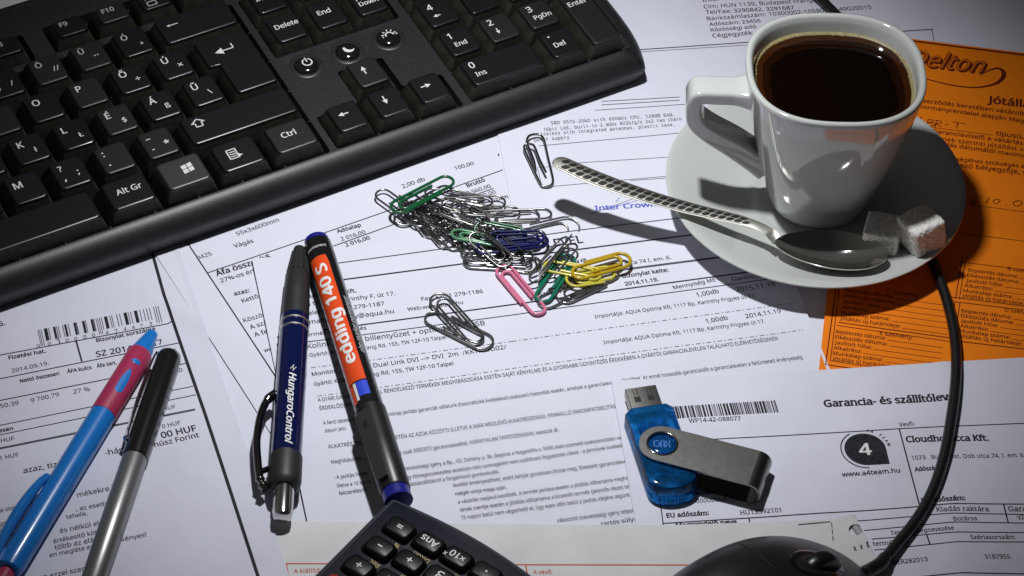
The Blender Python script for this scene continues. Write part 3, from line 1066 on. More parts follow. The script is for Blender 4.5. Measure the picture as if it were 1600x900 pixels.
def outline(inset):
    """plan of the case: long straight front, right end gently curved with a tight front corner"""
    i = inset
    right = [(424, -10.6), (428.4, -10.5), (429.8, -9.8), (430.8, -7.6), (432.0, -4.2), (433.3, 0.0), (434.4, 5.0), (435.2, 11.0), (435.6, 19.0), (435.7, 40), (435.6, 80), (435.2, 110), (434, 122), (431, 131), (425, 136), (418, 137)]
    c = V((405, 60))
    pts = []
    for x, y in right:
        fy = 1 if y < 30 else -1
        k = min(1, max(0, (abs(y - 60) - 45) / 22))
        kx = min(1, max(0, (x - 415) / 14))
        pts.append((x - i * kx, y + i * fy * k))
    return pts + [(60, 137 - i), (60, -10.6 + i)]


case = MB()
levels = [(7.9, -7.0), (7.0, -7.15), (5.0, -8.0), (3.0, -9.4), (1.4, -11.2), (0.5, -12.9), (0.15, -13.8), (0.0, -14.8), (0.5, -16.5), (1.6, None)]
rings = []
for ins, z in levels:
    rings.append([(x, y, (z if z is not None else -22.6 - 0.0789 * y)) for x, y in outline(ins)])
case.loft(list(reversed(rings)), cap0=True)
wells = [
    [(100, -2.3), (283.9, -2.3), (283.9, 93.4), (100, 93.4)],
    [(205.6, 97), (283.9, 97), (283.9, 113.5), (205.6, 113.5)],
    [(118, 97), (197.0, 97), (197.0, 113.5), (118, 113.5)],
    [(286.8, 55.4), (345.3, 55.4), (345.3, 93.4), (286.8, 93.4)],
    [(286.8, 97), (345.3, 97), (345.3, 113.5), (286.8, 113.5)],
    [(286.8, -2.3), (345.4, -2.3), (345.4, 18.2), (327.4, 18.2), (327.4, 37.6), (306.3, 37.6), (306.3, 17.6), (286.8, 17.6)],
    [(349.2, -2.3), (426.4, -2.3), (426.4, 93.4), (349.2, 93.4)],
]


def soften(poly, r=1.3):
    out = []
    n = len(poly)
    for i in range(n):
        a, b, c = V(poly[i - 1]), V(poly[i]), V(poly[(i + 1) % n])
        u, w = (a - b).normalized() * r, (c - b).normalized() * r
        out += [tuple(b + u), tuple(b + u * 0.3 + w * 0.3), tuple(b + w)]
    return out


wells = [soften(w) for w in wells]
bm = bmesh.new()
es = []
for lp in [outline(7.9)] + wells:
    vs_ = [bm.verts.new((p[0], p[1], -7.0)) for p in lp]
    es += [bm.edges.new((vs_[i], vs_[(i + 1) % len(vs_)])) for i in range(len(vs_))]
bmesh.ops.triangle_fill(bm, use_beauty=True, edges=es)
for f in bm.faces:
    if f.normal.z < 0: f.normal_flip()
bm.verts.index_update()
case.add([tuple(v.co) for v in bm.verts], [tuple(v.index for v in f.verts) for f in bm.faces])
bm.free()
for w in wells:                                              # rounded lip and walls of every key well
    n = len(w)
    c_ = V((sum(p[0] for p in w) / n, sum(p[1] for p in w) / n))
    case.loft([[(p[0], p[1], z) for p in w] for z in (-7.0, -12.5)][::-1])
case.add([(100, -4, -12.4), (430, -4, -12.4), (430, 115, -12.4), (100, 115, -12.4)], [(0, 1, 2, 3)])
# small tabs on the well edges between the keys
tb = MB()
for w0, w1, n in ((100, 283.9, 10), (286.8, 345.4, 3), (349.2, 426.4, 4)):
    for i in range(1, n):
        x = w1 - i * U - 1.3
        tb.box((x - 0.35, -2.5, -8.6), (x + 0.35, -1.2, -7.05))
for r in range(1, 5):
    for x in (286.8, 349.2, 283.9):
        if x == 286.8 and r in (1, 2): continue
        tb.box((x - 0.9, r * U - 2.4, -8.6), (x + 0.9, r * U - 1.8, -7.05))
case.add(tb.v, tb.f)
co_ = recalc(case.build('case', M['kb'], kb))
# long groove behind the function keys
gr = MB()
gr.box((70, 128.2, -8.6), (428, 129.6, -6.9))
gr.build('groove', M['keyfloor'], co_)


def key_body(w, d, topz, base=None, cut=None):
    """key cap: w x d is the top face; the skirt widens to the base"""
    mb = MB()
    r = 1.7

    def ring(lo, hi, z, rr, back=0):
        return [(x, y, z) for x, y in rrect(-lo, -back - lo, w + hi, d + hi, rr)]
    f0 = (2.75, 3.3)
    rings = []
    for lx, hx, ly, hy, z, rr in ((2.8, 3.2, 1.3, 2.9, -11.6, 0.5), (2.75, 3.15, 1.25, 2.8, -8.6, 0.6), (0.75, 0.8, 0.42, 0.7, topz - 1.6, 1.1), (0.30, 0.32, 0.26, 0.28, topz - 0.55, 1.35),
                                  (0.12, 0.12, 0.12, 0.12, topz - 0.18, 1.4), (-0.25, -0.25, -0.25, -0.25, topz, 1.2), (-0.75, -0.75, -0.75, -0.75, topz, 0.9)):
        rings.append([(x, y, z) for x, y in rrect(-lx, -ly, w + hx, d + hy, rr)])
    mb.loft(rings, cap1=True)
    return mb


def arrow_poly(mb, cx, cy, ang, L, hw=1.15, sw=0.42, z=0.04):
    c, s_ = cos(radians(ang)), sin(radians(ang))

    def R(p): return (cx + p[0] * c - p[1] * s_, cy + p[0] * s_ + p[1] * c, z)
    mb.add([R((-L / 2, -sw / 2)), R((L / 2 - hw, -sw / 2)), R((L / 2 - hw, sw / 2)), R((-L / 2, sw / 2))], [(0, 1, 2, 3)])
    mb.add([R((L / 2 - hw * 1.2, -hw * 0.62)), R((L / 2, 0)), R((L / 2 - hw * 1.2, hw * 0.62))], [(0, 1, 2)])


def stroke(mb, pts, w=0.4, z=0.04, closed=False):
    pts = [V(p) for p in pts]
    if closed: pts.append(pts[0])
    for a, b in zip(pts, pts[1:]):
        u = (b - a)
        if u.length < 1e-6: continue
        u.normalize()
        n = V((-u.y, u.x)) * (w / 2)
        e = u * (w / 3)
        a, b = a - e, b + e
        mb.add([(p.x, p.y, z) for p in (a - n, b - n, b + n, a + n)], [(0, 1, 2, 3)])


def key(x, y, w=12.3, d=14.3, legends=(), topz=0.0, m='key', lm='legend', draw=None, body=None):
    e = thing('key', None, None, (0, 0, 0))
    col_unlink(e)
    mb = body or key_body(w, d, topz)
    if m == 'key': m = krng.choice(('key', 'key', 'key_worn', 'key_dull'))
    o = mb.build('key', M[m], kb)
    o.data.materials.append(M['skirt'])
    for p in o.data.polygons:                                # the sloping sides have side light painted in, paler than the rubbed top
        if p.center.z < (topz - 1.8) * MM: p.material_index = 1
    o.location = V((x, y, 0)) * MM
    lg = MB()
    for t, lx, ly, cap in legends:
        letter(lg, t, (lx, ly, topz + 0.05), (1, 0, 0), (0, 1, 0), cap=cap, bold=0.016)
    if draw: draw(lg, topz + 0.05)
    if lg.v:
        lo = lg.build('legend', M[lm], o, smooth=0)
    return o


krng = random.Random(21)


def col_unlink(e):
    bpy.data.objects.remove(e)


def row(u0, r, keys, **kw):
    for i, k in enumerate(keys):
        key((u0 + i) * U, r * U, legends=k, **kw)


def two(a, b, ca=3.0, cb=2.6, bx=7.6, by=4.2):
    return [(a, 2.2, 8.6, ca), (b, bx, by, cb)]


# number row, letters
row(9, 4, [[('9', 1.8, 3.6, 2.6), ('/', 8.2, 4.6, 2.8)], [('Ö', 2.0, 9.2, 2.9), ('//', 7.9, 4.9, 2.8)], [('Ü', 2.0, 9.2, 2.9), ('··', 7.2, 4.6, 3.4)], [('Ó', 2.0, 9.2, 2.9), ('¸', 8.2, 5.6, 4.2)]], lm='legend_dim')
row(8.5, 3, [[('I', 2.4, 8.6, 3.2)], [('O', 2.2, 8.6, 3.3)], [('P', 2.2, 8.6, 3.3)], two('Ő', '÷', 3.3, 3.0), two('Ú', '×', 3.3, 3.0)])
row(7.75, 2, [[('J', 2.6, 8.6, 3.3)], two('K', 'ł', 3.3), two('L', 'Ł', 3.3), two('É', '$', 3.3), two('Á', 'ß', 3.3), two('Ű', '\\', 3.3)])
row(7.25, 1, [[('N', 2.2, 8.6, 3.3)], [('M', 2.0, 7.6, 3.4)], [('?', 2.2, 9.0, 2.8), (',', 2.4, 3.6, 3.6), (';', 8.6, 4.8, 3.0)], [(':', 2.2, 9.0, 3.2), ('.', 2.4, 3.6, 3.8)], [('–', 2.0, 9.2, 3.0), ('-', 2.2, 3.2, 3.0), ('*', 8.0, 3.8, 3.4)]])
# function row, lower and shorter caps
for x, t in ((161.3, 'F7'), (180.4, 'F8'), (209.2, 'F9'), (228.2, 'F10'), (247.3, 'F11'), (266.4, 'F12')):
    def icon(mb, z, t=t):
        if t == 'F11': stroke(mb, [(2.2, 1.4), (6.0, 1.4), (6.0, 3.8), (2.2, 3.8)], 0.45, z, True)
    key(x, 99.5, 11.6, 9.0, [(t, 2.0, 5.2, 2.5)], topz=-1.0, lm='legend_dim', draw=icon)
# wide keys of the main block
key(13 * U, 4 * U, 31.2, 14.3, draw=lambda mb, z: arrow_poly(mb, 5.6, 9.4, 180, 5.0, z=z))
key(12.25 * U, 1 * U, 45.6, 14.3, draw=lambda mb, z: stroke(mb, [(3.2, 10.4), (6.0, 12.4), (8.8, 10.4), (7.4, 10.4), (7.4, 8.2), (4.6, 8.2), (4.6, 10.4)], 0.5, z, True))
key(3 * U, 0, 7 * U - 6.75, 14.3)
key(10 * U, 0, 17.0, 14.3, [('Alt Gr', 3.6, 6.6, 2.9)])


def flag(mb, z):
    for i in range(2):
        for j in range(2):
            x, y = 8.4 + i * 2.5, 5.4 + j * 2.4
            h = 0.35 * sin(1.2 * i)
            mb.add([(x, y + h, z), (x + 2.1, y + h + 0.3, z), (x + 2.0, y + 2.05 + h + 0.3, z), (x - 0.1, y + 2.05 + h, z)], [(0, 1, 2, 3)])


key(11.25 * U, 0, 17.0, 14.3, m='key_win', draw=flag, topz=0.6)


def menu_icon(mb, z):
    stroke(mb, [(4.6, 5.2), (8.4, 5.2), (8.4, 10.2), (4.6, 10.2)], 0.5, z, True)
    for yy in (6.4, 7.6, 8.8): stroke(mb, [(5.4, yy), (7.8, yy)], 0.45, z)
    mb.add([(8.0, 7.6, z + 0.01), (10.2, 5.8, z + 0.01), (9.0, 5.6, z + 0.01), (8.4, 4.8, z + 0.01)], [(3, 2, 1, 0)])


key(12.5 * U, 0, 17.0, 14.3, draw=menu_icon)
key(13.75 * U, 0, 17.0, 14.3, [('Ctrl', 4.6, 6.8, 2.9)])


# the tall enter key with its notch
def enter_key():
    mb = MB()
    x0, x1 = 13.5 * U, 13.75 * U
    ox = x1
    w = 17.0
    d = U + 14.3
    n = -4.76                                          # how far the upper part reaches left
    step = U - 0.9

    def ring(lo, hi, fr, bk, z, rr):
        P_ = [(-lo, -fr), (w + hi, -fr), (w + hi, d + bk), (n - lo, d + bk), (n - lo, step - fr * 0.6), (-lo, step - fr * 0.6)]
        out = []
        for i in range(6):
            a, b, c = V(P_[i - 1]), V(P_[i]), V(P_[(i + 1) % 6])
            u, v_ = (a - b).normalized() * rr, (c - b).normalized() * rr
            for t in (0, .25, .5, .75, 1):
                q = (b + u) * (1 - t) ** 2 + b * 2 * t * (1 - t) + (b + v_) * t ** 2
                out.append((q.x, q.y, z))
        return out
    rs = [ring(2.8, 3.2, 1.3, 2.9, -11.6, 0.5), ring(2.75, 3.15, 1.25, 2.8, -8.6, 0.6), ring(0.75, 0.8, 0.42, 0.7, -1.6, 1.1), ring(0.3, 0.32, 0.26, 0.28, -0.55, 1.3), ring(0.12, 0.12, 0.12, 0.12, -0.18, 1.3), ring(-0.25, -0.25, -0.25, -0.25, 0, 1.1), ring(-0.75, -0.75, -0.75, -0.75, 0, 0.8)]
    mb.loft(rs, cap1=True)
    return mb


def enter_arrow(mb, z):
    arrow_poly(mb, 4.6, 24.6, 180, 8.4, 3.0, 0.5, z)
    stroke(mb, [(8.7, 24.6), (8.7, 27.2)], 0.5, z)


key(13.75 * U, 2 * U, body=enter_key(), draw=enter_arrow)
# navigation block
for i, r, lg in ((0, 4, [('Insert', 1.2, 7.0, 2.5)]), (1, 4, [('Home', 1.2, 7.0, 2.5)]), (2, 4, [('Page Up', 1.2, 7.0, 2.3)]),
                 (0, 3, [('Delete', 1.3, 7.2, 2.6)]), (1, 3, [('End', 2.2, 7.4, 2.6)]), (2, 3, [('Page', 1.6, 8.4, 2.4), ('Down', 1.6, 5.0, 2.4)])):
    key(NAVX + i * U, r * U, 12.3, 14.3, lg)
for i, r, a in ((1, 1, 90), (0, 0, 180), (1, 0, -90), (2, 0, 0)):
    key(NAVX + i * U, r * U, 12.0, 14.3, draw=lambda mb, z, a=a: arrow_poly(mb, 4.8, 8.6, a, 4.6, 1.9, 0.55, z))
# numeric pad
key(NUMX, 0, 12.3 + U, 14.3, [('0', 2.4, 9.4, 3.4), ('Ins', 2.6, 4.2, 2.5)])
key(NUMX + 2 * U, 0, 12.3, 14.3, [('·', 2.4, 10.0, 4.0), ('Del', 2.6, 5.2, 2.6)])
num = [[('1', 'End'), ('2', -90), ('3', 'PgDn')], [('4', 180), ('5', None), ('6', 0)], [('7', 'Home'), ('8', 90), ('9', 'PgUp')]]
for r, rw in enumerate(num):
    for i, (t, s2) in enumerate(rw):
        lg = [(t, 2.4, 9.4, 3.3)]
        dr = None
        if isinstance(s2, str): lg.append((s2, 3.0, 4.4, 2.4))
        elif s2 is not None: dr = (lambda mb, z, a=s2: arrow_poly(mb, 4.4, 5.4, a, 3.4, 1.5, 0.45, z))
        key(NUMX + i * U, (r + 1) * U, 12.3, 14.3, lg, draw=dr)
key(NUMX + 3 * U, 0, 12.3, 14.3 + U, [('Enter', 1.0, 24.0, 2.6)])
key(NUMX + 3 * U, 2 * U, 12.3, 14.3 + U, [('+', 2.4, 24.0, 3.2)])


# three round power buttons in shallow rings
def power(mb):
    pts = [(1.55 * cos(radians(a)), 1.55 * sin(radians(a))) for a in range(120, 421, 20)]
    stroke(mb, pts, 0.45, 1.85)
    stroke(mb, [(0, 0.2), (0, 2.0)], 0.45, 1.87)


def moon(mb):
    o_ = [(1.9 * cos(radians(a)), 1.9 * sin(radians(a))) for a in range(150, 341, 10)]
    i_ = [(0.75 + 1.75 * cos(radians(a)), 0.75 + 1.75 * sin(radians(a))) for a in range(318, 169, -10)]
    n = min(len(o_), len(i_))
    o2 = [o_[int(k * (len(o_) - 1) / 14)] for k in range(15)]
    i2 = [i_[int(k * (len(i_) - 1) / 14)] for k in range(15)][::-1]
    mb.add([(p[0], p[1], 1.85) for p in o2 + i2], [(k, k + 1, 15 + k + 1, 15 + k) for k in range(14)])


def sunrise(mb):
    stroke(mb, [(-2.4, -0.3), (2.6, -0.3)], 0.5, 1.85)
    stroke(mb, [(1.3 * cos(radians(a)), -0.3 + 1.3 * sin(radians(a))) for a in range(0, 181, 20)], 0.45, 1.85)
    for a in (15, 52, 90, 128, 165):
        stroke(mb, [(1.8 * cos(radians(a)), -0.1 + 1.8 * sin(radians(a))), (2.5 * cos(radians(a)), -0.1 + 2.5 * sin(radians(a)))], 0.4, 1.85)


for x, fn in ((296.4, power), (315.7, moon), (335.0, sunrise)):
    mb = MB()
    prof = [(5.2, -0.6), (5.1, 0.3), (4.7, 0.9), (4.0, 1.35), (3.0, 1.65), (1.8, 1.8), (0.6, 1.84)]
    mb.loft([[(r * cos(2 * pi * k / 32), r * sin(2 * pi * k / 32), z) for k in range(32)] for r, z in prof], cap1=True)
    b_ = mb.build('power_button', M['gloss'], kb, smooth=60)
    b_.location = V((x, 46.2, -7.0)) * MM
    lg = MB()
    fn(lg)
    lg.v = [(p[0] * 1.3 + 0.6, p[1] * 1.3 + 0.4, p[2]) for p in lg.v]
    # drop the print onto the dome
    lg.v = [(p[0], p[1], 1.93 - 0.023 * (p[0] ** 2 + p[1] ** 2)) for p in lg.v]
    lg.build('legend', M['legend'], b_, smooth=0)
    rg = MB()
    pr = [(5.3, 0.02), (5.6, 0.30), (6.1, 0.34), (6.7, 0.16), (7.0, 0.01)]
    rg.loft([[(r * cos(2 * pi * k / 40), r * sin(2 * pi * k / 40), z) for k in range(40)] for r, z in reversed(pr)])
    rg.build('button_ring', M['kb'], b_)

# ------------------------------------------------------------------ saucer, cup, coffee
SC = V((123.05, 49.05, 1.9))
saucer = thing('saucer', 'white ceramic saucer carrying the coffee cup, spoon and sugar', 'saucer', SC)
prof = [(0.01, 1.2), (26, 1.0), (27.5, 0.0), (30.5, 0.0), (31.5, 1.0), (38, 3.0), (48, 7.0), (56, 10.6), (60.2, 12.6), (61.0, 13.2), (60.9, 13.7), (60.2, 13.9), (59.0, 13.7),
        (55, 12.2), (48, 9.4), (41, 6.5), (35, 4.5), (31, 3.7), (28, 3.45), (24.6, 3.4), (23.6, 2.9), (22, 2.7), (0.01, 2.7)]
mb = MB()
NS = 120
mb.loft([[(r * cos(2 * pi * k / NS), r * sin(2 * pi * k / NS), z) for k in range(NS)] for r, z in prof], True, True)
mb.build('dish', M['ceramic'], saucer, smooth=50)

CC = SC + V((1.6, 0.6, 2.7))
cup = thing('coffee_cup', 'white squarish espresso cup with an angular handle standing on the saucer', 'cup', CC)


def sq(r, z, k, ex, n=96, ox=0):
    """superellipse ring; k narrows it front to back"""
    out = []
    for i in range(n):
        t = 2 * pi * i / n
        c, s_ = cos(t), sin(t)
        q = (abs(c) ** ex + abs(s_) ** ex) ** (-1 / ex)
        out.append((ox + r * q * c, r * k * q * s_, z))
    return out


CZ = 71.4                                                     # rim height above the saucer's well
outp = [(15.5, 0.0, .98, 2.1), (17.5, 0.25, .98, 2.1), (19.2, 1.6, .97, 2.2), (20.4, 4.2, .96, 2.3), (22.2, 10, .95, 2.4), (25.0, 20, .955, 2.4), (27.8, 31, .955, 2.45), (30.4, 43, .955, 2.5),
        (32.8, 55, .955, 2.5), (34.4, 64, .955, 2.5), (35.1, 68.5, .955, 2.5), (35.3, 70.3, .955, 2.5), (34.9, 71.15, .955, 2.5), (34.1, CZ, .955, 2.5), (33.2, 71.2, .955, 2.5), (32.5, 70.4, .955, 2.5),
        (31.9, 68, .955, 2.45), (31.1, 63, .955, 2.42), (30.3, 58, .955, 2.4), (27, 45, .955, 2.4), (22, 25, .92, 2.4), (15, 8, .95, 2.2), (6, 4.5, 1, 2)]
mb = MB()
mb.loft([sq(r, z, k, e) for r, z, k, e in outp], True, True)
mb.build('cup_body', M['ceramic'], cup, smooth=60)
# angular handle: a rounded-rectangle section carried round a bent path
path = spline([(-31.2, 0, 57.6), (-36, 0, 57.8), (-44, 0, 58.0), (-51.6, 0, 58.0), (-53.9, 0, 56.6), (-54.3, 0, 50.5), (-52.6, 0, 44.0), (-46.5, 0, 38.0), (-38, 0, 32.0), (-28.5, 0, 24.5), (-23.2, 0, 20)], 6)
hb = MB()
rings = []
for i, p in enumerate(path):
    d_ = (path[min(i + 1, len(path) - 1)] - path[max(i - 1, 0)]).normalized()
    nrm = V((0, 1, 0)).cross(d_)
    t = i / (len(path) - 1)
    hw = 5.9 + 2.0 * max(0, 1 - t * 7) + 1.2 * max(0, (t - 0.85) * 6)
    th = 3.2 + 1.5 * max(0, min(1, (t - 0.5) * 3)) + 1.2 * max(0, 1 - t * 8)
    sec = rrect(-hw, -th, hw, th, 1.7, 4)
    rings.append([p + V((0, 1, 0)) * a + nrm * b for a, b in sec])
hb.loft(rings, True, True)
recalc(hb.build('handle', M['ceramic'], cup, smooth=60))

LV = 65.6                                                     # coffee level
coffee = thing('coffee', 'black coffee with a tan foam ring filling the white cup', 'drink', CC + V((0, 0, LV - 2)))
mb = MB()
rr_ = 31.55
mb.loft([sq(rr_, -1.5, .955, 2.44), sq(rr_ * 0.90, 0.0, .955, 2.42), sq(rr_ * 0.6, 0.0, .955, 2.4), sq(0.3, 0.0, .955, 2.2)], True, True)
mb.build('liquid', M['coffee'], coffee, smooth=30)
fm = MB()
# foam bubbles hugging the wall, wider at the back
rings = []
for i in range(96):
    pass
outer = sq(rr_ + 0.1, 0.35, .955, 2.44)
for (s0, zz) in (): pass
rng = random.Random(5)
wob = [0.25 * sin(i * 0.41) + 0.18 * sin(i * 0.97 + 1) for i in range(96)]


def foam_ring(off, z, kk):
    out = []
    for i in range(96):
        t = 2 * pi * i / 96
        wdt = (1.35 + 0.45 * sin(t) + 0.15 * cos(t * 3)) + wob[i] * 0.35
        base = outer[i]
        L = sqrt(base[0] ** 2 + base[1] ** 2)
        k = (L - off * wdt) / L
        out.append((base[0] * k, base[1] * k, z))
    return out


fm.loft([foam_ring(-0.12, 0.75, 0), foam_ring(0.25, 0.5, 0), foam_ring(0.6, 0.42, 0), foam_ring(0.9, 0.22, 0), foam_ring(1.05, -0.05, 0)])
for i in range(70):                                           # stray bubbles clinging to the foam
    k = rng.randrange(96)
    q = V(foam_ring(rng.uniform(0.2, 1.25), 0.1, 0)[k])
    rad = rng.uniform(0.18, 0.5)
    fm.loft([[(q.x + rad * cos(a) * cos(2 * pi * j / 8), q.y + rad * cos(a) * sin(2 * pi * j / 8), 0.12 + rad * sin(a)) for j in range(8)] for a in (0, 0.5, 1.0, 1.4)], False, True)
fm.build('foam_ring', M['foam'], coffee, smooth=80)
am = MB()
am.loft([foam_ring(1.0, 0.06, 0), foam_ring(1.7, 0.05, 0), foam_ring(2.9, 0.02, 0)])
am.build('amber_edge', M['coffee_rim'], coffee, smooth=80)
am2 = MB()
am2.loft([foam_ring(2.85, 0.03, 0), foam_ring(4.0, 0.025, 0), foam_ring(5.2, 0.015, 0)])
am2.build('brown_edge', M['coffee_mid'], coffee, smooth=80)

# ------------------------------------------------------------------ spoon
cl = [(866, 249, 24.0), (885, 258, 24.2), (930, 278, 23.4), (1000, 303, 21.4), (1062, 321, 19.4), (1110, 333, 18.2), (1150, 342, 17.6), (1178, 350, 17.2), (1200, 361, 16.6), (1216, 376, 16.0), (1236, 388, 15.9), (1265, 394, 16.4), (1300, 396.5, 17.0), (1345, 398.5, 17.8), (1385, 399.5, 18.6)]
cpts = [P(*c) for c in cl]
lens = [0]
for a, b in zip(cpts, cpts[1:]): lens.append(lens[-1] + (b - a).length)
dense_c = spline(cpts, 8)
hwid = [2.6, 3.9, 4.1, 3.8, 3.4, 3.1, 2.8, 2.3, 2.4, 2.6, 7.6, 9.6, 10.2, 8.6, 0.6]
dep = [0, 0, 0, 0, 0, 0, 0, 0, 0.2, 1.2, 3.0, 4.2, 4.4, 3.0, 0.0]
spoon = thing('teaspoon', 'steel teaspoon with a braided-pattern handle resting across the saucer', 'spoon', cpts[12] - V((0, 0, 7)))
mb = MB()
NV = 12
topg, botg = [], []


def samp(a, i):
    k = i / 8
    j = min(int(k), len(a) - 2)
    t = k - j
    t2 = t * t * (3 - 2 * t)
    return a[j] + (a[j + 1] - a[j]) * t2


nn = len(dense_c)
for i, p in enumerate(dense_c):
    d_ = (dense_c[min(i + 1, nn - 1)] - dense_c[max(i - 1, 0)])
    side = V((-d_.y, d_.x, 0)).normalized()
    w = samp(hwid, i)
    if i > (len(cl) - 2) * 8:                               # round the tip of the bowl
        t = (i - (len(cl) - 2) * 8) / 8
        w = 8.6 * sqrt(max(0, 1 - t * t)) + 0.15
    if i < 8:
        t = 1 - i / 8
        w = 3.9 * sqrt(max(0.02, 1 - t * t * 0.98))
    dp = samp(dep, i)
    th = 1.15 if dp < 0.3 else 0.9
    ra, rb_ = [], []
    for j in range(NV + 1):
        v_ = -1 + 2 * j / NV
        crown = 0.35 * (1 - v_ * v_) if dp < 0.3 else 0
        z = -dp * (1 - abs(v_) ** 2.3)
        edge = (1 - abs(v_) ** 6)
        ra.append(p + side * (w * v_) + V((0, 0, z + crown)))
        rb_.append(p + side * (w * v_) + V((0, 0, z - th * max(0.25, edge))))
    topg.append(ra)
    botg.append(rb_)
rings = [t + list(reversed(b)) for t, b in zip(topg, botg)]
cut_ = 71
# the bowl: an egg-shaped dish, its rim a flat oval
e0, e1 = P(1211, 377, 15.9), P(1386, 400, 18.4)
bc_, bax = (e0 + e1) / 2, (e1 - e0) / 2
bsd = V((-bax.y, bax.x, 0)).normalized() * 10.6


def dish(rho, phi, dz):
    return bc_ + bax * (rho * cos(phi)) + bsd * (rho * sin(phi) * (1 + 0.13 * cos(phi) - 0.10 * max(0, -cos(phi)) ** 2)) + V((0, 0, -6.0 * (1 - rho ** 2.0) + dz))


rr2 = [0.03, 0.15, 0.3, 0.45, 0.6, 0.72, 0.82, 0.9, 0.96, 0.985, 1.0]
up_r = [[dish(r, 2 * pi * k / 72, 0) for k in range(72)] for r in rr2]
dn_r = [[dish(r * (1.0 if r > 0.99 else 0.992), 2 * pi * k / 72, -0.9 if r < 0.99 else -0.55) for k in range(72)] for r in reversed(rr2)]
mb.loft(up_r + dn_r, True, True)
recalc(mb.build('bowl', M['steel'], spoon, world=True, smooth=50))
mb = MB()
mb.loft(rings[:cut_ + 1], True, True)
handle_o = recalc(mb.build('handle', M['satin'], spoon, world=True, smooth=50))
en = MB()
i0, i1 = 7, 54
cnt = 0
s_ = 0.0
acc = [0]
for a, b in zip(dense_c, dense_c[1:]): acc.append(acc[-1] + (b - a).length)


def on_handle(dist, v_):
    for i in range(len(acc) - 1):
        if acc[i + 1] >= dist:
            t = (dist - acc[i]) / (acc[i + 1] - acc[i])
            a, b = topg[i], topg[i + 1]
            f = (v_ + 1) / 2 * NV
            j = min(int(f), NV - 1)
            g = f - j
            return a[j].lerp(a[j + 1], g).lerp(b[j].lerp(b[j + 1], g), t) + V((0, 0, 0.06))


dist = 3.2
while dist < acc[50]:
    for lo, hi, sh in ((0.03, 0.68, 0.0), (-0.70, -0.05, 1.5)):
        d0 = dist + sh
        L_ = 2.75
        prof_ = [(-0.05, 0.25), (0.1, 0.02), (0.7, 0.0), (0.95, 0.3), (1.02, 0.75), (0.9, 1.0), (0.28, 1.0), (0.02, 0.7)]
        pts = [on_handle(d0 + a * L_ + b * 0.9, lo + (hi - lo) * b) for a, b in prof_]
        en.add(pts, [tuple(range(len(pts)))])
    dist += 3.3
for v0, v1 in ((0.76, 0.84), (-0.86, -0.78)):
    d0 = 4.0
    while d0 < acc[50]:
        en.quad(on_handle(d0, v0), on_handle(d0 + 1.5, v0), on_handle(d0 + 1.5, v1), on_handle(d0, v1))
        d0 += 1.5
en.build('engraved_braid', M['engrave'], handle_o, world=True, smooth=0)


# ------------------------------------------------------------------ sugar cubes
def sugar(center, size, rz, tilt, label, seed):
    rg_ = random.Random(seed)
    rot = Matrix.Rotation(rz, 3, 'Z') @ Matrix.Rotation(tilt[0], 3, 'X') @ Matrix.Rotation(tilt[1], 3, 'Y')
    t = thing('sugar_cube', label, 'sugar cube', center, rot, 'sugar cubes on the saucer')
    bm = bmesh.new()
    bmesh.ops.create_cube(bm, size=1)
    bmesh.ops.subdivide_edges(bm, edges=bm.edges[:], cuts=15, use_grid_fill=True)
    for v in bm.verts:
        p = v.co.copy()
        q = V([math.copysign(min(abs(c), 0.5), c) for c in p])
        over = [max(0, abs(c) - 0.40) for c in p]
        if sum(1 for o_ in over if o_ > 0) >= 2:
            L = sqrt(sum(o_ * o_ for o_ in over))
            if L > 0.10:
                for k in range(3):
                    if over[k] > 0: q[k] = math.copysign(0.40 + over[k] * 0.10 / L, p[k])
        v.co = V((q.x * size[0], q.y * size[1], q.z * size[2])) + V((rg_.uniform(-1, 1), rg_.uniform(-1, 1), rg_.uniform(-1, 1))) * 0.26
    for f in bm.faces: f.smooth = rg_.random() < 0.35
    bmesh.ops.scale(bm, vec=(MM, MM, MM), verts=bm.verts)
    me = bpy.data.meshes.new('sugar')
    bm.to_mesh(me)
    bm.free()
    me.materials.append(M['sugar'])
    o = bpy.data.objects.new('sugar', me)
    col.objects.link(o)
    o.parent = t
    return t


sugar(P(1440, 361, 21.0), (14.2, 14.2, 14.0), radians(28), (radians(-6), radians(-9)), 'sugar cube at the saucer edge, the brighter one leaning over the rim', 1)
sugar(P(1379, 367, 15.4), (14.0, 13.6, 12.8), radians(-16), (radians(3), radians(-4)), 'sugar cube in the shadow between the cup and the other cube', 2)


# ------------------------------------------------------------------ paper clips
def gem(L, W, r, sides=8, v=0):
    g = random.Random(v * 7 + 1)
    W = W * g.uniform(0.93, 1.07) if v else W
    twist = g.uniform(-0.9, 0.9) if v else 0
    splay = g.uniform(-0.05, 0.05) if v else 0
    w = W / 2
    pts = []

    def arc(cx, cy, rad, a0, a1, n=8):
        for k in range(n + 1):
            a = radians(a0 + (a1 - a0) * k / n)
            pts.append((cx + rad * cos(a), cy + rad * sin(a), 0))
    pts.append((-L * 0.22, w, 0))
    arc(L / 2 - w, 0, w, 90, -90)
    r2 = w * 0.86
    arc(-L / 2 + r2, -w + r2, r2, 270, 90)
    y = -w + 2 * r2
    r3 = w * 0.62
    arc(L / 2 - w - r3 * 0.9, y - r3, r3, 90, -90)
    pts.append((-L * 0.20, y - 2 * r3, 0))
    mb = MB()
    n = len(pts)
    mb.tube([(p[0], p[1] + splay * (p[0] + L / 2) * (i / n), r + 0.04 * i / n + twist * (i / n) ** 2 * (p[0] / L + 0.5)) for i, p in enumerate(pts)], r, sides)
    return mb


clip_mesh = {}


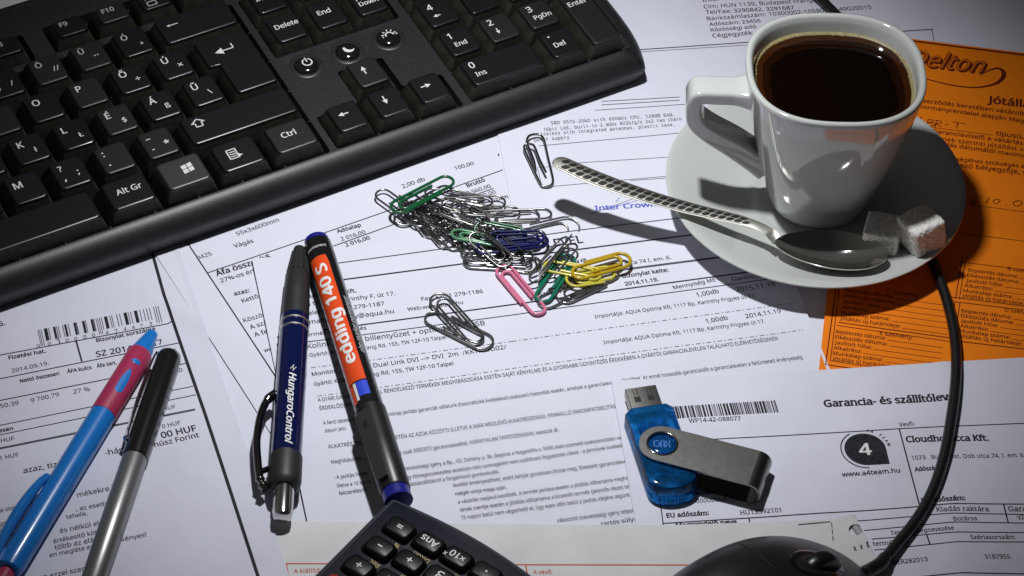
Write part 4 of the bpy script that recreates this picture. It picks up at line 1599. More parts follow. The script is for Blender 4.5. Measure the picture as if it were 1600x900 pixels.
def clip(a, b, za, zb, m, label, L=None, W=7.6, r=0.5, roll=0.0, flip=False, group='paper clips scattered in a heap', zbase=1.75):
    A_, B_ = P(a[0], a[1], za + zbase), P(b[0], b[1], zb + zbase)
    mid = (A_ + B_) / 2
    d_ = B_ - A_
    Lr = L or round(d_.length * 1.0)
    vv = (0 if m != 'wire' else 1 + (int(a[0]) * 3 + int(a[1])) % 6)
    k = (m, Lr, W, r, vv)
    ux = d_.normalized()
    uy = V((-ux.y, ux.x, 0)).normalized()
    uz = ux.cross(uy)
    rot = Matrix((ux, uy, uz)).transposed() @ Matrix.Rotation(roll, 3, 'X')
    if flip: rot = rot @ Matrix.Rotation(pi, 3, 'Z')
    if k not in clip_mesh:
        o = gem(Lr, W, r, v=vv).build('paper_clip', M[m], None, smooth=80)
        clip_mesh[k] = o.data
    else:
        o = bpy.data.objects.new('paper_clip', clip_mesh[k])
        col.objects.link(o)
    mt = rot.to_4x4()
    mt.translation = mid * MM
    o.matrix_world = mt
    tag(o, label, 'paper clip', group)
    return o


heap = 'plain steel paper clip tangled in the long heap in the middle'
HG = 'steel paper clips tangled in the long heap'
steel = [((592, 299), (668, 352), 0.75, 0.9), ((618, 345), (722, 306), 0.45, 1.12), ((640, 316), (682, 372), 0.9, 0.3), ((646, 318), (706, 388), 1.05, 0.22), ((652, 312), (722, 376), 1.5, 0.68), ((672, 322), (752, 352), 2.25, 1.35), ((664, 300), (770, 318), 1.65, 1.05), ((690, 322), (790, 318), 2.55, 1.2), ((694, 318), (776, 356), 2.7, 1.5), ((706, 346), (776, 378), 1.5, 0.75), ((720, 328), (812, 334), 2.85, 0.68), ((740, 344), (842, 340), 1.05, 0.38), ((758, 340), (862, 336), 0.6, 0.22), ((682, 336), (748, 388), 1.2, 0.45), ((718, 378), (790, 414), 0.68, 0.38), ((726, 402), (832, 401), 0.9, 0.75), ((722, 392), (838, 418), 0.38, 0.3), ((760, 370), (852, 372), 1.8, 1.35), ((806, 374), (904, 352), 0.38, 0.3), ((632, 308), (706, 352), 2.25, 1.8), ((656, 330), (716, 392), 0.52, 0.22)]
rg = random.Random(11)
for i, (a, b, za, zb) in enumerate(steel):
    far = i == 0
    lab = heap
    grp = HG
    if i == 0: lab, grp = 'steel paper clip at the far left end of the heap, beside the dark green one', None
    if i == 18: lab, grp = 'large steel paper clip at the right end of the heap, beside the letters VEL', None
    if i == 12: lab, grp = 'steel paper clip poking out furthest towards the stamp from the top right of the heap', None
    o = clip(a, b, za, zb, 'wire', lab, W=8.2 if i != 18 else 9.5, r=0.45, roll=radians(rg.uniform(-14, 14)), flip=rg.random() < 0.5, group=grp)
clip((738, 366), (796, 414), 5.0, 2.2, 'wire', heap, W=7.4, r=0.45, roll=radians(12), group=HG)
clip((752, 350), (812, 402), 5.4, 4.6, 'wire', heap, W=7.0, r=0.45, roll=radians(-20), flip=True, group=HG)
clip((724, 408), (846, 414), 0.4, 0.4, 'wire', heap, W=8.4, r=0.45, group=HG)
clip((886, 372), (826, 446), 4.2, 1.0, 'wire', 'steel paper clip standing out of the heap at a steep angle, across the navy clips', W=8.0, r=0.45, roll=radians(38))
clip((898, 382), (850, 438), 2.6, 0.5, 'wire', 'steel paper clip lying between the navy clip and the teal clip', W=7.6, r=0.45, roll=radians(24), flip=True)
clip((842, 476), (930, 432), 0.4, 0.6, 'wire', 'steel paper clip lying under the yellow clips beside the teal one', W=8.0, r=0.44)
clip((872, 470), (966, 424), 0.3, 0.8, 'wire', 'steel paper clip under the mustard clip, pointing at the date', W=7.6, r=0.44, flip=True)
clip((678, 462), (747, 536), 1.3, 0.9, 'wire', 'upper of the two hooked steel paper clips under the fax number', W=8.2, r=0.48, group='pair of hooked clips below the heap', flip=True)
clip((668, 492), (768, 541), 0.3, 0.3, 'wire', 'lower of the two hooked steel paper clips under the fax number', W=9.0, r=0.48, group='pair of hooked clips below the heap')
clip((614, 330), (707, 282), 4.6, 3.6, 'c_green', 'dark green coated paper clip on top of the heap at its upper left', W=7.6, r=0.66, flip=True)
clip((742, 356), (822, 372), 4.0, 2.2, 'c_green', 'dark green coated paper clip buried in the middle of the heap above the navy ones', W=7.4, r=0.6, roll=radians(20))
clip((706, 366), (800, 384), 3.2, 1.6, 'c_pale', 'pale green coated paper clip buried in the heap left of the navy ones', W=7.6, r=0.6, roll=radians(-16), flip=True)
clip((744, 390), (856, 377), 3.0, 2.8, 'c_blue', 'navy blue coated paper clip in front, at the lower edge of the heap', L=29, W=6.6, r=0.66)
clip((764, 374), (850, 372), 4.2, 3.4, 'c_blue', 'navy blue coated paper clip partly covered by the other navy one', W=6.2, r=0.62, roll=radians(14), flip=True)
clip((890, 401), (842, 472), 1.0, 0.5, 'c_teal', 'teal green coated paper clip beside the pink one', W=7.4, r=0.74, flip=True)
clip((783, 419), (844, 492), 0.6, 0.5, 'c_pink', 'pink coated paper clip lying on its own below the heap', W=7.0, r=0.66, flip=True)
clip((852, 415), (938, 432), 2.2, 2.4, 'c_yellow', 'lemon yellow coated paper clip hooked over the teal one', W=6.6, r=0.62)
clip((886, 440), (960, 428), 1.6, 1.4, 'c_yellow', 'lemon yellow coated paper clip lying beneath the mustard one', W=8.2, r=0.62, flip=True)
clip((894, 430), (984, 405), 3.0, 2.8, 'c_ochre', 'mustard yellow coated paper clip on top at the right end', W=8.0, r=0.75)
# the clip that has been bent open, by the keyboard
bent = spline([P(x, y, z) for x, y, z in ((868, 269, 4.2), (863, 256, 4.0), (850, 231, 3.6), (842, 226, 3.4), (832, 228, 3.2), (838, 252, 3.0), (849, 266, 3.0))], 1)
bp = [(876, 270, 3.2), (864, 251, 3.0), (851, 230, 2.6), (843, 226, 2.5), (834, 225, 2.4), (826, 229, 2.3)]
mb = MB()
clip_pts = [P(x, y, z) for x, y, z in ((837, 267, 4.6), (834, 250, 4.4), (826, 230, 4.2), (823, 221, 4.0), (826, 213, 3.8), (834, 210, 3.4), (844, 211, 3.0), (850, 219, 2.8), (856, 245, 2.6), (862, 270, 2.4), (864, 283, 2.4), (860, 290, 2.4), (850, 291, 2.4),
                                           (845, 288, 2.5), (838, 274, 3.0), (826, 248, 3.4), (819, 232, 3.6), (821, 226, 3.9), (828, 225, 4.2), (835, 229, 4.4), (843, 249, 4.6), (853, 269, 4.8))]
mb.tube(spline(clip_pts, 4), 0.52, 8)
bo = thing('paper_clip', 'bent-open steel paper clip lying alone between keyboard and spoon', 'paper clip', clip_pts[11] - V((0, 0, 0.5)))
mb.build('wire', M['wire'], bo, world=True, smooth=80)


# ------------------------------------------------------------------ pens and the marker
class Pen:
    """things turned about an axis from A to B; angles are measured from the direction that faces the camera, positive to the right"""
    def __init__(s, name, label, cat, A_, B_):
        s.A, s.B = V(A_), V(B_)
        s.L = (s.B - s.A).length
        ux = (s.B - s.A).normalized()
        tocam = (CAM_C - (s.A + s.B) / 2)
        uz = (tocam - ux * tocam.dot(ux)).normalized()
        uy = uz.cross(ux)
        s.root = thing(name, label, cat, s.A, Matrix((ux, uy, uz)).transposed())
        right = CAM_R @ V((1, 0, 0))
        s.sg = 1 if uy.dot(right) > 0 else -1

    def turn(s, name, prof, m, sides=48, parent=None, caps=(True, True)):
        mb = MB()
        mb.lathe_x(prof, sides, *caps)
        return recalc(mb.build(name, M[m], parent or s.root, smooth=40))

    def on(s, x, ang, r):
        a = radians(ang) * s.sg
        return (x, r * sin(a), r * cos(a))

    def patch(s, name, x0, x1, a0, a1, r, m, parent=None, n=24, shape=None):
        """a printed area wrapped on the barrel"""
        mb = MB()
        nx = 16
        rows = []
        for i in range(nx + 1):
            t = i / nx
            lo, hi = (shape(t) if shape else (0, 1))
            rr = r(lerp(x0, x1, t)) if callable(r) else r
            rows.append([s.on(lerp(x0, x1, t), lerp(a0, a1, lerp(lo, hi, k / n)), rr) for k in range(n + 1)])
        vs = [p for r_ in rows for p in r_]
        mb.add(vs, [(i * (n + 1) + k, i * (n + 1) + k + 1, (i + 1) * (n + 1) + k + 1, (i + 1) * (n + 1) + k) for i in range(nx) for k in range(n)])
        return mb.build(name, M[m], parent or s.root, smooth=80)

    def text(s, t, x0, x1, ang, r, m, cap, parent=None, up=1, **kw):
        """text along the axis from x0 to x1; letter tops point to positive angles when up = 1"""
        mb = MB()
        gv, gf, g0, g1 = glyphs(t, **kw)
        k = (x1 - x0) / (g1 - g0)
        sy = cap / 0.7
        gv, gf = fine(gv, gf, 0.16)

        def fn(p):
            return s.on(x0 + (p[0] - g0) * k, ang + up * math.degrees((p[1] - 0.35) * sy / r), r + p[2] * LIFT)
        mb.add([fn(p) for p in gv], gf)
        return mb.build('lettering', M[m], parent or s.root, smooth=0)


# marker: red label, cap with a flat clip
mk = Pen('marker_pen', 'black marker pen with an orange-red edding 140 S label'.replace('edding ', '') + ' pointing at the calculator', 'marker', P(494, 375, 7.6), P(623, 784, 11.5))
Lm = mk.L
f_ = lambda y: (y - 375) / (784 - 375) * Lm                    # rough position along the axis from a photo row
mk.turn('end_plug', [(-0.2, 0.01), (0, 4.2), (0.5, 4.9), (2.8, 5.05), (3.0, 5.0)], 'marker_blue')
body_m = mk.turn('barrel', [(2.8, 5.15), (3.2, 5.45), (12, 5.6), (f_(655), 5.6)], 'marker')
mk.turn('cap', [(f_(652), 5.75), (f_(653), 6.0), (f_(700), 6.0), (f_(768), 5.8), (f_(770), 5.5)], 'marker_cap')
mk.turn('grip_ring', [(f_(768), 5.1), (f_(772), 5.35), (f_(779), 5.2), (f_(784), 5.4), (Lm, 4.9)], 'marker_blue')
lab_ = mk.patch('red_label', f_(417), f_(617), -62, 24, 5.66, 'marker_red', shape=lambda t: (0, 1) if t > 0.02 else (0.06, 0.94))
mk.text('edding 140 S', f_(590), f_(430), -17, 5.72, 'white_print', 4.7, lab_, up=-1, bold=0.045)
fb = mk.patch('flag_print', f_(619), f_(640), -22, 24, 5.66, 'flag_blue')
fw = mk.patch('flag_print', f_(619), f_(644), -36, -24, 5.66, 'white_print')
fr = mk.patch('flag_print', f_(619), f_(646), -62, -38, 5.66, 'marker_red')
mk.text('permanent', f_(399), f_(405), 0, 5.66, 'legend_dim', 1, body_m) if False else None
mb = MB()                                                      # small word printed round the barrel
gv, gf, g0, g1 = glyphs('permanent')
gv, gf = fine(gv, gf, 0.2)
mb.add([mk.on(f_(403) - p[1] * 2.1, -52 + (p[0] - g0) / (g1 - g0) * 86, 5.66 + p[2] * LIFT) for p in gv], gf)
mb.build('lettering', M['white_print'], body_m, smooth=0)
mk.text('ohp-marker permanent', f_(575), f_(485), 46, 5.66, 'legend', 2.0, body_m, up=-1, shear=0.3)
cb = MB()                                                      # the flat clip standing off the cap
x0, x1 = f_(662), f_(762)


def clip_sec(x, w0, w1, h0, h1):
    out = []
    for a, h in ((w0, h0), (w1, h0), (w1, h1), (w0, h1)):
        out.append(mk.on(x, a, h))
    return out


cb.loft([clip_sec(x0, -50, -2, 5.5, 7.2), clip_sec(x0 + 3, -50, -2, 5.5, 8.2), clip_sec(lerp(x0, x1, .5), -46, -4, 5.5, 8.2), clip_sec(x1 - 1, -42, -6, 6.0, 8.0), clip_sec(x1, -41, -7, 6.4, 7.8)], True, True)
ck = recalc(cb.build('pocket_clip', M['marker_clip'], mk.root, smooth=25))
nb = MB()
nb.add([mk.on(x0 + 6, -32, 8.05 - .75), mk.on(x0 + 9.5, -32, 8.05 - .75), mk.on(x0 + 9.5, -18, 8.05 - .75), mk.on(x0 + 6, -18, 8.05 - .75)], [(0, 1, 2, 3)])
nb.v = [(p[0], p[1] * 1.02, p[2] + 0.42) for p in nb.v]
nb.build('clip_notch', M['keyfloor'], ck, smooth=0)

# navy ball pen with chrome rings, clip and push button
hp = Pen('ball_pen', 'navy blue ball pen with silver rings, a chrome clip and white lettering', 'pen', P(468, 388, 6.8), P(441, 812, 8.6))
Lh = hp.L
f_ = lambda y: (y - 388) / (812 - 388) * Lh
hp.turn('tip', [(0, 1.4), (0.4, 2.3), (2, 2.6), (f_(434), 4.3)], 'rubber')
gripo = hp.turn('grip', [(f_(433), 4.4), (f_(436), 4.9), (f_(470), 5.2), (f_(507), 5.5)], 'rubber')
rb_ = MB()
for k in range(14):
    a = k * 360 / 14
    pts = [hp.on(lerp(2.5, f_(432), t / 8), a, 2.62 + (4.3 - 2.6) * (t / 8) + 0.03) for t in range(9)]
    rb_.tube(pts, 0.34, 6)
rb_.build('tip_ribs', M['rubber'], hp.root, smooth=60)
hp.turn('collar', [(f_(507), 5.5), (f_(529), 5.62)], 'navy')
for y in (517, 529):
    mb = MB()
    mb.loft([[hp.on(f_(y) + a, 360 * k / 48, r) for k in range(48)] for a, r in ((-0.45, 5.55), (-0.3, 5.85), (0.3, 5.85), (0.45, 5.6))])
    recalc(mb.build('chrome_ring', M['satin'], hp.root, smooth=60))
barr = hp.turn('barrel', [(f_(529), 5.6), (f_(600), 5.75), (f_(723), 5.75)], 'navy')
hp.text('HungaroControl', f_(608), f_(716), 5, 5.8, 'white_print', 2.7, barr, up=1, bold=0.035, shear=0.28)
mb = MB()
for p_ in ([(-2.6, 8), (-0.4, -6)], [(-1.6, 16), (0.6, 2)], [(-2.0, 2), (0.2, 8)]):
    pts = [hp.on(f_(604) + a, b, 5.83) for a, b in p_]
    mb.tube(pts, 0.16, 6)
mb.build('emblem', M['white_print'], barr)
hp.turn('end_band', [(f_(722), 5.8), (f_(723), 6.1), (f_(757), 6.2), (f_(764), 5.8), (f_(768), 4.6)], 'rubber')
hp.turn('push_button', [(f_(765), 3.5), (f_(766), 3.75), (f_(802), 3.75), (f_(808), 3.4), (f_(810), 2.4), (f_(811), 0.6)], 'chrome')
cp = MB()
cpath = spline([hp.on(f_(768), -88, 7.6), hp.on(f_(757), -88, 9.0), hp.on(f_(735), -88, 10.2), hp.on(f_(700), -88, 11.3), hp.on(f_(665), -87, 10.6), hp.on(f_(640), -86, 8.6), hp.on(f_(628), -85, 5.6)], 8)
cp.tube(cpath, [1.5 + 0.5 * sin(i * 0.9) * (1 if i < 9 else 0) + 0.35 * (1 if i > 40 else 0) for i in range(len(cpath))], 12)
ckk = cp.build('pocket_clip', M['dchrome'], hp.root, smooth=60)
kb2 = MB()
kb2.tube(spline([hp.on(f_(742), -80, 6.0), hp.on(f_(745), -88, 8.6), hp.on(f_(748), -90, 10.4)], 6), 1.15, 10)
kb2.tube(spline([hp.on(f_(769), -88, 6.6), hp.on(f_(764), -89, 8.2)], 4), 1.9, 12)
kb2.build('clip_hinge', M['dchrome'], ckk, smooth=60)

# blue pen with the crimson grip
bp_ = Pen('ball_pen', 'bright blue ball pen with a crimson grip beside the silver pen', 'pen', P(239, 520, 5.9), P(9, 897, 8.6))
Lb = bp_.L
f_ = lambda y: (y - 520) / (897 - 520) * Lb
bp_.turn('tip', [(0, 1.5), (0.5, 2.2), (4, 2.9), (f_(556), 4.5)], 'pen_blue')
gp = bp_.turn('grip', [(f_(555), 4.5), (f_(556.5), 4.85), (f_(620), 5.0), (f_(656), 5.1)], 'pen_red')
bp_.patch('grip_dot', f_(575.5), f_(582.5), -18, 24, lambda x: 5.02, 'pen_blue', gp, shape=lambda t: (0.5 - 0.5 * sqrt(max(0, 1 - (2 * t - 1) ** 2)), 0.5 + 0.5 * sqrt(max(0, 1 - (2 * t - 1) ** 2))))
bp_.patch('grip_inlay', f_(592), f_(630), -18, 18, lambda x: 5.08, 'pen_blue', gp, shape=lambda t: (0.5 - 0.5 * min(1, sqrt(max(0, t * 2.2))) * (1 if t < .9 else sqrt(max(0, (1 - t) / .1))), 0.5 + 0.5 * min(1, sqrt(max(0, t * 2.2))) * (1 if t < .9 else sqrt(max(0, (1 - t) / .1)))))
bp_.turn('barrel', [(f_(655.5), 4.95), (f_(700), 5.05), (f_(880), 5.0), (f_(890), 4.6), (f_(892), 3.8)], 'pen_blue')
bp_.turn('push_button', [(f_(891), 2.6), (f_(893), 2.8), (f_(915), 2.7), (f_(917), 1.8)], 'pen_red')
mb = MB()
rings = []
for t in range(17):
    u = t / 16
    x = lerp(f_(764), f_(893), u)
    h = 5.6 + 2.2 * sin(pi * min(1, u * 1.0)) ** 0.6
    w = (1.2 + 1.3 * sin(pi * min(1, 0.12 + u * 0.8)))
    hi, lo = bp_.on(x, -88, h + 1.3), bp_.on(x, -88, h - 1.1)
    base = V(bp_.on(x, -88, h))
    nrm = (V(bp_.on(x, -88, 1)) - V((x, 0, 0)))
    tan_ = V((1, 0, 0)).cross(nrm)
    rings.append([base + nrm * ((1.1 + 1.0 * sin(pi * min(1, 0.1 + u * 0.85))) * cos(a)) + tan_ * (w * sin(a)) for a in [2 * pi * k / 12 for k in range(12)]])
mb.loft(rings, True, True)
mb.add([bp_.on(f_(872), -96, 4), bp_.on(f_(892), -96, 4), bp_.on(f_(892), -96, 8.4), bp_.on(f_(872), -96, 8.8), bp_.on(f_(872), -80, 4), bp_.on(f_(892), -80, 4), bp_.on(f_(892), -80, 8.4), bp_.on(f_(872), -80, 8.8)],
       [(0, 1, 2, 3), (7, 6, 5, 4), (0, 4, 5, 1), (1, 5, 6, 2), (2, 6, 7, 3), (3, 7, 4, 0)])
recalc(mb.build('pocket_clip', M['pen_blue'], bp_.root, smooth=50))

# silver pen with a black cap
sp = Pen('capped_pen', 'silver barrelled pen with a black cap, right of the bright blue pen', 'pen', P(266, 553, 6.0), P(140, 925, 7.6))
Ls = sp.L
f_ = lambda y: (y - 553) / (925 - 553) * Ls
sp.turn('cap', [(-0.1, 2.0), (0.2, 3.6), (0.9, 4.3), (3, 4.75), (f_(640), 4.9), (f_(724), 4.95), (f_(725), 4.7)], 'pen_black')
sp.turn('barrel', [(f_(724), 4.6), (f_(726), 4.7), (f_(800), 4.75), (f_(925), 4.5), (f_(930), 3.5)], 'pen_silver')
mb = MB()
rings = []
for t in range(13):
    u = t / 12
    x = lerp(f_(562), f_(703), u)
    h = 5.5 + 0.9 * sin(pi * u) ** 0.5
    rings.append([sp.on(x, -80 + da, h + dh) for da, dh in ((-14, -0.3), (14, -0.3), (14, 0.35), (-14, 0.35))])
mb.loft(rings, True, True)
mb.tube([sp.on(f_(700), -80, 5.2), sp.on(f_(703), -80, 6.0)], 1.0, 10)
recalc(mb.build('pocket_clip', M['chrome'], sp.root, smooth=40))

# ------------------------------------------------------------------ flash drive
ax0, ax1 = P(1000, 612, 6.5), P(1052, 764, 6.5)
ud = (ax1 - ax0)
ud.z = 0
Lu = ud.length
ang = atan2(ud.y, ud.x)
usb = thing('flash_drive', 'translucent blue flash drive with a swivelling steel cover on the warranty form', 'flash drive', (ax0.x, ax0.y, 2.35), Matrix.Rotation(ang, 3, 'Z'))
# local: x runs from the plug to the tail, y to the right of the photo
cn = MB()
sec = lambda x, g=0.0: [(x, a, b) for a, b in rrect(-6.05 - g, 2.3 - g, 6.05 + g, 6.8 + g, 0.35)]
cn.loft([sec(0), sec(13.6)], False, True)
cn.loft([[(0, a, b) for a, b in rrect(-6.05, 2.3, 6.05, 6.8, 0.35)], [(0.05, a, b) for a, b in rrect(-5.7, 2.65, 5.7, 6.45, 0.2)], [(6, a, b) for a, b in rrect(-5.7, 2.65, 5.7, 6.45, 0.2)]], False, True)
co2 = recalc(cn.build('usb_plug', M['steel_dull'], usb, smooth=30))
hl = MB()
for y in (-2.6, 2.6):
    hl.add([(x, yy, 6.84) for x, yy in ((4.6, y - 1.2), (7.3, y - 1.2), (7.3, y + 1.2), (4.6, y + 1.2))], [(0, 1, 2, 3)])
    hl.add([(x, yy, 6.83) for x, yy in ((0.6, y - 0.8), (4.2, y - 0.8), (4.2, y - 0.5), (0.6, y - 0.5))], [(0, 1, 2, 3)])
    hl.add([(x, yy, 6.83) for x, yy in ((0.6, y + 0.5), (4.2, y + 0.5), (4.2, y + 0.8), (0.6, y + 0.8))], [(0, 1, 2, 3)])
hl.build('plug_holes', M['keyfloor'], co2, smooth=0)
bx0, bx1 = 11.0, Lu + 3.5


def body_ring(z, g, tail):
    pts = []
    x1 = bx1 + tail - g
    hw = 9.4 - g
    pts += [(bx0 + g, -hw + 2.2), (bx0 + g + 2.2, -hw)]
    for k in range(13):
        a = -pi / 2 + pi * k / 12
        pts.append((x1 - 6 + 6 * cos(a), hw * sin(a)))
    pts += [(bx0 + g + 2.2, hw), (bx0 + g, hw - 2.2)]
    return [(x, y, z) for x, y in pts]


ub = MB()
ub.loft([body_ring(0.0, 0.8, 0.8), body_ring(0.6, 0.0, 1.6), body_ring(2.6, 0.0, 1.6), body_ring(3.0, 0.35, 1.2), body_ring(3.3, 0.35, -0.2), body_ring(3.7, 0.0, 0), body_ring(7.6, 0.0, 0), body_ring(8.6, 0.5, 0), body_ring(9.0, 1.3, 0), body_ring(9.05, 2.2, 0)], True, True)
ubo = recalc(ub.build('housing', M['usb_blue'], usb, smooth=25))
ic = MB()
ic.box((bx0 + 4.5, -5.2, 2.8), (bx1 - 9, 5.2, 5.0))
ic.box((bx0 + 5.5, -3.5, 5.0), (bx0 + 14, 3.5, 6.2))
ic.build('circuit_board', M['usb_core'], ubo, smooth=0)
# swivel cover: a strip of steel folded into a U
hubw = P(1035, 692, 13.0)
endw = P(1196, 734, 13.0)
lm_ = mm_matrix(usb).inverted()
hub, end_ = lm_ @ hubw, lm_ @ endw
cd = (end_ - hub)
cd.z = 0
cl_ = cd.length
ca = atan2(cd.y, cd.x)
cov = MB()
T_, HB = 0.9, -0.2
ZT = 10.3
hwid_ = 8.6
prof_path = []


def strip(zsgn, z0):
    """plan outline of one leaf: ring end round the hub, straight sides"""
    out = []
    for k in range(25):
        a = pi / 2 + pi * k / 24
        out.append((hwid_ * cos(a), hwid_ * sin(a)))
    return out


BR = 5.2                                                       # bend radius
leafL = cl_ - BR + 1.0
hole = [(5.3 * cos(2 * pi * k / 48), 5.3 * sin(2 * pi * k / 48)) for k in range(48)]
# top leaf with its round hole
bm = bmesh.new()
po = strip(1, 0) + [(leafL, -hwid_)] + [(leafL, hwid_)]
ev = [bm.verts.new((x, y, 0)) for x, y in po]
es = [bm.edges.new((ev[i], ev[(i + 1) % len(ev)])) for i in range(len(ev))]
hv = [bm.verts.new((x, y, 0)) for x, y in hole]
es += [bm.edges.new((hv[i], hv[(i + 1) % 48])) for i in range(48)]
bmesh.ops.triangle_fill(bm, use_beauty=True, edges=es)
for f in bm.faces:
    if f.normal.z < 0: f.normal_flip()
ret = bmesh.ops.extrude_face_region(bm, geom=bm.faces[:])
for v in ret['geom']:
    if isinstance(v, bmesh.types.BMVert): v.co.z = -T_
bmesh.ops.recalc_face_normals(bm, faces=bm.faces)
bm.verts.index_update()
leaf_v = [tuple(v.co) for v in bm.verts]
leaf_f = [tuple(v.index for v in f.verts) for f in bm.faces]
bm.free()
cov.add([(x, y, z + ZT) for x, y, z in leaf_v], leaf_f)
low_ = MB()
low_.add([(x, y, z - 0.35 + T_) for x, y, z in leaf_v], leaf_f)
outer_, inner_ = [], []
zc = (ZT + (T_ - 0.35 - T_)) / 2
Rb = (ZT - (-0.35)) / 2
bend = []
for k in range(15):
    a = pi / 2 - pi * k / 14
    bend.append(((leafL - 0.01) + Rb * cos(a) * 0.95, zc + Rb * sin(a), (leafL - 0.01) + (Rb - T_) * cos(a) * 0.95, zc + (Rb - T_) * sin(a)))
cov.loft([[(b[0], -hwid_, b[1]), (b[0], hwid_, b[1]), (b[2], hwid_, b[3]), (b[2], -hwid_, b[3])] for b in bend], True, True)
cvo = recalc(cov.build('swivel_cover', M['steel_dull'], usb, smooth=30))
cvo.location = V((hub.x, hub.y, 0)) * MM
cvo.rotation_euler = (0, 0, ca)
low_.build('lower_leaf', M['dark_steel'], cvo, smooth=30)  # lower leaf gets a much darker steel than the top one
lp = MB()                                                      # lanyard slot and the bright edges
lp.add([(bend[7][0] + 0.05, y, z) for y, z in ((-2.0, zc - 1.1), (2.0, zc - 1.1), (2.0, zc + 1.1), (-2.0, zc + 1.1))], [(0, 1, 2, 3)])
lp.build('lanyard_slot', M['keyfloor'], cvo, smooth=0)
rm = MB()
rm.tube([(5.6 * cos(2 * pi * k / 40), 5.6 * sin(2 * pi * k / 40), ZT - 0.05) for k in range(40)], 0.42, 8, closed=True)
rm.build('hole_rim', M['steel'], cvo, smooth=60)
hb_ = MB()
hb_.loft([[(r * cos(2 * pi * k / 40), r * sin(2 * pi * k / 40), z) for k in range(40)] for r, z in ((5.0, 8.8), (5.0, 9.5), (4.6, 9.8), (3.0, 9.95), (0.4, 10.0))], False, True)
hbo = hb_.build('pivot_button', M['usb_blue'], usb, smooth=40)
hbo.location = V((hub.x, hub.y, 0)) * MM
em = MB()
ce, se = cos(-ang), sin(-ang)
def emb(p): return (p[0] * ce - p[1] * se, p[0] * se + p[1] * ce, 10.02)
for seg_ in ([(-1.6, 1.6), (-3.0, 1.6), (-3.0, -1.2), (-1.2, -1.2), (-1.2, 0.4)], [(-0.5, -1.4), (-0.5, 1.7), (0.7, 1.7), (0.7, -1.4)], [(1.4, -1.3), (1.4, 1.5)], [(1.4, 0.1), (2.7, 0.1)], [(2.7, 1.5), (2.7, -1.3)]):
    q = [V(emb(p)[:2]) for p in seg_]
    stroke(em, q, 0.6, 10.03)
em.build('emblem', M['usb_emblem'], hbo, smooth=0)

# ------------------------------------------------------------------ calculator (upside down, its lower corner towards the middle)
kz = 15.0
cn0 = P(613, 769, kz)
rx_ = V((0.805, -0.593, 0)).normalized()                        # along the bottom edge, away from the corner
ry_ = V((-rx_.y, rx_.x, 0)) * -1                                # along the right edge, away from the corner
calc = thing('calculator', 'dark navy scientific calculator lying upside down at the bottom edge', 'calculator', (cn0.x, cn0.y, 2.7), Matrix((rx_, ry_, rx_.cross(ry_))).transposed())
CS = -1                                                         # local z points down after this handedness, so heights are negated


def cz(p): return (p[0], p[1], -p[2])


def cedge(inset, z, bow=1.0):
    """plan of the case: bottom edge bowed, right edge nearly straight"""
    W_, H_ = 78.0, 150.0
    pts = []
    for k in range(13):                                         # bottom edge from the far corner back to the near one
        t = 1 - k / 12
        x = 3 + (W_ - 6) * t
        pts.append((x, inset - 3.2 * sin(pi * t) * bow))
    for k in range(1, 6):                                       # rounded near corner
        a = radians(90 * k / 6)
        pts.append((inset + 3 - 3 * sin(a) if False else 3 - (3 - inset) * sin(a), 3 - (3 - inset) * cos(a)))
    for k in range(9):
        t = k / 8
        pts.append((inset + 0.6 * sin(pi * t), 3 + (H_ - 6) * t))
    pts += [(3, H_ - inset), (W_ - 3, H_ - inset), (W_ - inset, H_ - 3), (W_ - inset, 3)]
    return [cz((x, y, z)) for x, y in pts]


cb2 = MB()
H0 = kz - 2.7
cb2.loft([cedge(0.8, 0.0), cedge(0.0, 1.2), cedge(0.0, H0 - 3.4), cedge(0.35, H0 - 2.9), cedge(1.5, H0 - 2.8)], True, False)
recalc(cb2.build('case', M['calc'], calc, smooth=30))
cr = MB()
cr.loft([cedge(1.5, H0 - 2.9), cedge(1.4, H0 - 1.4), cedge(1.7, H0 - 0.7), cedge(2.2, H0 - 0.4), cedge(3.1, H0 - 0.35)], False, True)
recalc(cr.build('rim', M['calc_rim'], calc, smooth=40))
cp2 = MB()
cp2.loft([cedge(3.0, H0 - 0.9), cedge(3.0, H0 - 0.1), cedge(3.3, H0)], False, True)
face = recalc(cp2.build('face_plate', M['calc'], calc, smooth=30))


def calc_loc(px, py, z):
    return mm_matrix(calc).inverted() @ P(px, py, z)


